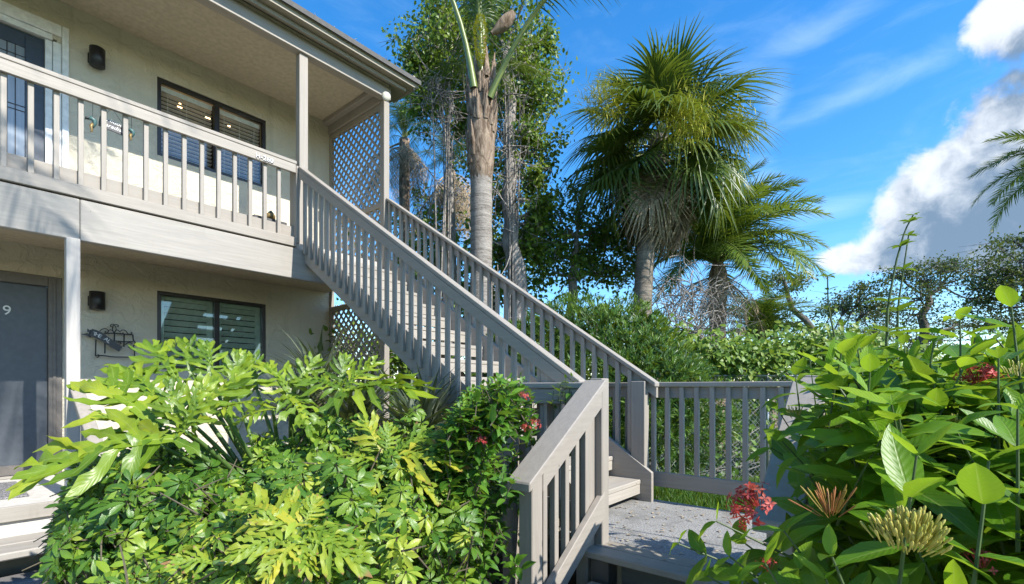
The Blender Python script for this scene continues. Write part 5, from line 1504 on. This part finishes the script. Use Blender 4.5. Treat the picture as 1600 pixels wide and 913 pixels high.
f = Fol(); cl = []
n = 360
for i in range(n):
    s_ = rv.uniform(-.5, Lf); h = FH + .12 + .32 * math.sin(s_ * 1.7 + 1) * .5 + .25 * math.sin(s_ * .63)
    top = rv.random() < .55
    z = GZ + (h + rv.normal(.12, .12) if top else rv.uniform(.15, h))
    c = np.array([*(A + e * s_ + nrm * (rv.normal(-.25, .3) if top else rv.normal(-.18, .14))), z])
    k = 46 if top else 24
    pp = c + rv.normal(0, .16, (k, 3)); f.add(L_SM2, pp, unit(randdir(k, rv) + [0, 0, -.25] + np.append(nrm, 0) * .5), unit(np.append(nrm, 0) * .8 + [0, 0, .7] + randdir(k, rv) * .5), rv.uniform(.07, .13, k), np.clip(rv.beta(2.2, 2, k) + (.1 if top else -.05), 0, 1))
    cl.append(c)
f.build('foliage', VINE, vn)
st = [(np.array([*(A + e * rv.uniform(0, Lf) - nrm * .1), GZ]), c) for c in cl[::5]]
stem_mesh(st, .006).build('stems', TWIG, vn)
# a far hedge row closing the view under the trees
g = Fol(); cs = []
rw = np.random.default_rng(19)
for i in range(230):
    D = rw.uniform(15, 19); u = rw.uniform(560, 1700); c = at(u, 607, D); c[2] = GZ + rw.uniform(.2, 2.5) * (1 if u > 1000 else 1.25)
    k = 60; g.add(L_SM2, c + rw.normal(0, .5, (k, 3)), randdir(k, rw), unit(randdir(k, rw) * .7 + [-.1, -.5, .7]), rw.uniform(.14, .24, k), rw.beta(2, 3, k)); cs.append(c)
wood_ = tag(g.build('undergrowth', TREELF, None), kind='stuff')

# oaks on the right
def oak(label, base, path, rad, pts, D, seed, leaf=.17, nl=520, fl=.42): 
    return grow_tree('oak_tree', label, np.append(at(*base, D)[:2], GZ), [at(u, v, D + dd) for u, v, dd in path], rad, ring(pts, D), leaf, OAKLF, nl, L_SM, OAKBARK, seed, fl, 'sprawling oaks behind the shrubs', sub=7, twig=.025)
oak('oak with long dark limbs leaning left towards the date palm', (1375, 600), [(1350, 572, 0), (1310, 548, 0), (1275, 522, -.5), (1245, 490, -1), (1225, 445, -1), (1215, 428, -1)], [.30, .27, .23, .19, .15, .10, .06],
    [(1330, 468, 0, 1.0), (1350, 452, 0, .8), (1305, 480, 0, .8), (1250, 435, -1, .8), (1215, 440, -1, .9), (1205, 480, 0, 1.1), (1190, 510, 1, 1.2), (1240, 510, 1, 1.0), (1350, 478, .5, .7), (1280, 540, 2, 1.2), (1230, 545, 2, 1.3)], 27, 51)
oak('oak with a flat layered crown above the tall weeds', (1445, 610), [(1442, 540, 0), (1440, 500, 0), (1450, 465, 0), (1470, 445, .5)], [.3, .26, .22, .16, .08],
    [(1400, 425, 0, .8), (1440, 430, 0, 1.0), (1470, 415, .5, 1.2), (1500, 412, .5, 1.3), (1525, 420, 1, 1.2), (1430, 460, -.5, 1.2), (1420, 490, -.5, 1.2), (1455, 445, 0, 1.0), (1500, 500, 1, 1.3), (1470, 530, 1, 1.5), (1530, 470, 1, .8), (1415, 530, 1, 1.5), (1545, 500, 1, 1.2)], 27, 52)
oak('oak crown filling the right edge above the glossy shrub', (1640, 610), [(1630, 540, 0), (1615, 480, 0), (1600, 430, 0)], [.3, .26, .2, .08],
    [(1590, 400, 0, 1.2), (1610, 430, 0, 1.4), (1560, 440, 0, 1.0), (1545, 465, 0, 1.0), (1580, 480, 0, 1.4), (1620, 500, 0, 1.6), (1555, 505, .5, 1.2), (1600, 370, 0, 1.0), (1640, 390, 0, 1.4), (1575, 420, 0, .9), (1530, 450, .5, .7)], 23, 53)
oak('rounded distant oak between the leaning oak and the layered oak', (1365, 615), [(1365, 560, 0), (1366, 520, 0)], [.3, .25, .15],
    [(1345, 492, 0, 1.3), (1370, 485, 0, 1.5), (1395, 495, 0, 1.3), (1330, 515, 0, 1.5), (1365, 520, 0, 1.8), (1400, 525, 0, 1.6), (1310, 540, 0, 1.6), (1350, 550, 0, 2), (1410, 550, 0, 2)], 36, 54, .2, 520, .7)

# tall weeds rising out of the shrub
def weed(label, px, D, pairs, seed, L=.085):
    r = np.random.default_rng(seed); P = np.array([at(u, v, D) for u, v in px])
    t = thing('tall_weed', label, 'weed', (P[0][0], P[0][1], GZ), 'tall thin weeds against the sky')
    base = P[0] - [0, 0, P[0][2] - GZ]
    X = np.vstack([[base], P]); k = np.linspace(0, len(X) - 1, 14); Y = np.stack([np.interp(k, np.arange(len(X)), X[:, i]) for i in range(3)], 1)
    MB().tube(Y, np.linspace(.0075, .0028, 14), 6).build('stem', STEMG, t, True)
    f = Fol()
    for (fr, n_, l) in pairs:
        p = np.array([np.interp(fr, np.linspace(0, 1, len(P)), P[:, i]) for i in range(3)])
        for q in range(n_):
            a = 6.283 * q / n_ + r.random() * .8 + .4; y = np.array([math.cos(a), math.sin(a), r.uniform(.05, .5)])
            f.add(L_IXS[q % 2], p, y, [0, 0, 1.], L * l * r.uniform(.85, 1.1), r.uniform(.35, .8))
    f.build('leaves', IXL2, t)
weed('taller tall weed with leaf pairs reaching up in front of the cloud', [(1385, 545), (1387, 480), (1400, 410), (1414, 360), (1427, 336)], 2.4, [(.28, 4, 1.5), (.62, 5, .9), (.88, 5, .7), (1, 4, .45), (.1, 4, 1.5)], 1)
weed('thinner tall weed leaning beside the taller one', [(1402, 545), (1403, 480), (1412, 420), (1420, 365)], 2.55, [(.3, 4, 1.5), (.66, 4, .9), (.98, 5, .6)], 2)
weed('lone thin weed with few leaves left of the tall pair', [(1318, 585), (1305, 530), (1294, 480), (1293, 432)], 2.6, [(.3, 4, 1.3), (.66, 3, .6), (.85, 3, .6), (1, 4, .6)], 3)

# grass beyond the landing
rg = np.random.default_rng(23)
n = 16000
gx = rg.uniform(4.25, 8.2, n); gy = rg.uniform(-.6, 3.2, n)
f = Fol(); f.add(L_STRS, np.stack([gx, gy, np.full(n, GZ)], 1), np.stack([rg.normal(0, .45, n), rg.normal(0, .45, n), np.ones(n)], 1), randdir(n, rg), rg.uniform(.10, .24, n), None, 1.2)
tag(f.build('grass', GRASSL, None), kind='stuff')
# dry leaf litter and low cover in the bed
n = 2600
px_ = rg.uniform(-.6, 2.5, n); py_ = rg.uniform(1.7, 5.2, n); ok = ~((px_ < .95) & (py_ > 4.3)); px_, py_ = px_[ok], py_[ok]; n = len(px_)
f = Fol(); f.add(L_SM, np.stack([px_, py_, np.full(n, GZ + .015)], 1), np.stack([rg.normal(0, 1, n), rg.normal(0, 1, n), rg.normal(.1, .15, n)], 1), np.array([0, 0, 1.]), rg.uniform(.05, .11, n), None)
tag(f.build('leaf_litter', DEADM, None), kind='stuff')

# shrub added behind the lattice to keep bright sky from showing through
grow_tree('sky_block_shrub', 'added leafy shrub blocking the sky behind the lower lattice and stair balusters', (5.0, 7.4, GZ), [(5.0, 7.4, -.6), (5.0, 7.4, .2)], [.06, .05, .03],
          [(np.array([x, y, z]), .5) for x, y, z in ((4.6, 6.4, -.9), (4.6, 6.5, -.2), (4.7, 7.2, -.4), (4.6, 7.3, .4), (4.7, 6.6, .6), (4.9, 8.0, 0), (5.3, 6.6, -.6), (5.6, 6.4, .2), (5.3, 7.2, .7), (5.2, 5.4, -.8), (4.8, 8.2, .8), (5.9, 5.6, -.7), (4.7, 5.7, -1.0))], .09, TREELF, 520, L_SM2, TWIG, 61, .9)
n = 260
lx_, ly_ = rg.uniform(2.58, 4.1, n), rg.uniform(.45, 2.4, n)
f = Fol(); f.add(L_SM, np.stack([lx_, ly_, np.full(n, LZ + .004)], 1), np.stack([rg.normal(0, 1, n), rg.normal(0, 1, n), rg.normal(.05, .12, n)], 1), np.array([0, 0, 1.]), rg.uniform(.015, .05, n), None)
tag(f.build('fallen_leaves', DEADM, None), kind='stuff')

grow_tree('vine_draped_tree', 'broad leafy tree filling the gap far behind the queen palm trunk', np.append(at(765, 600, 13)[:2], GZ), [at(765, 400, 13), at(760, 280, 13), at(765, 150, 13)], [.16, .13, .1, .06],
          ring([(690, 90, 0, .6), (730, 60, 0, .7), (790, 60, 0, .7), (820, 100, 0, .55), (680, 150, .3, .5), (735, 130, .4, .7), (790, 140, .2, .6), (825, 180, 0, .5), (800, 230, .2, .55), (740, 210, .4, .5), (815, 290, 0, .5), (785, 340, .2, .55), (830, 370, 0, .5), (690, 320, .3, .45), (735, 350, .4, .5), (800, 410, 0, .6), (680, 390, .2, .6), (640, 360, .3, .45)], 13), .10, TREELF, 420, L_SM2, TWIG, 71, 1.0, 'vine draped trees behind the queen palm')
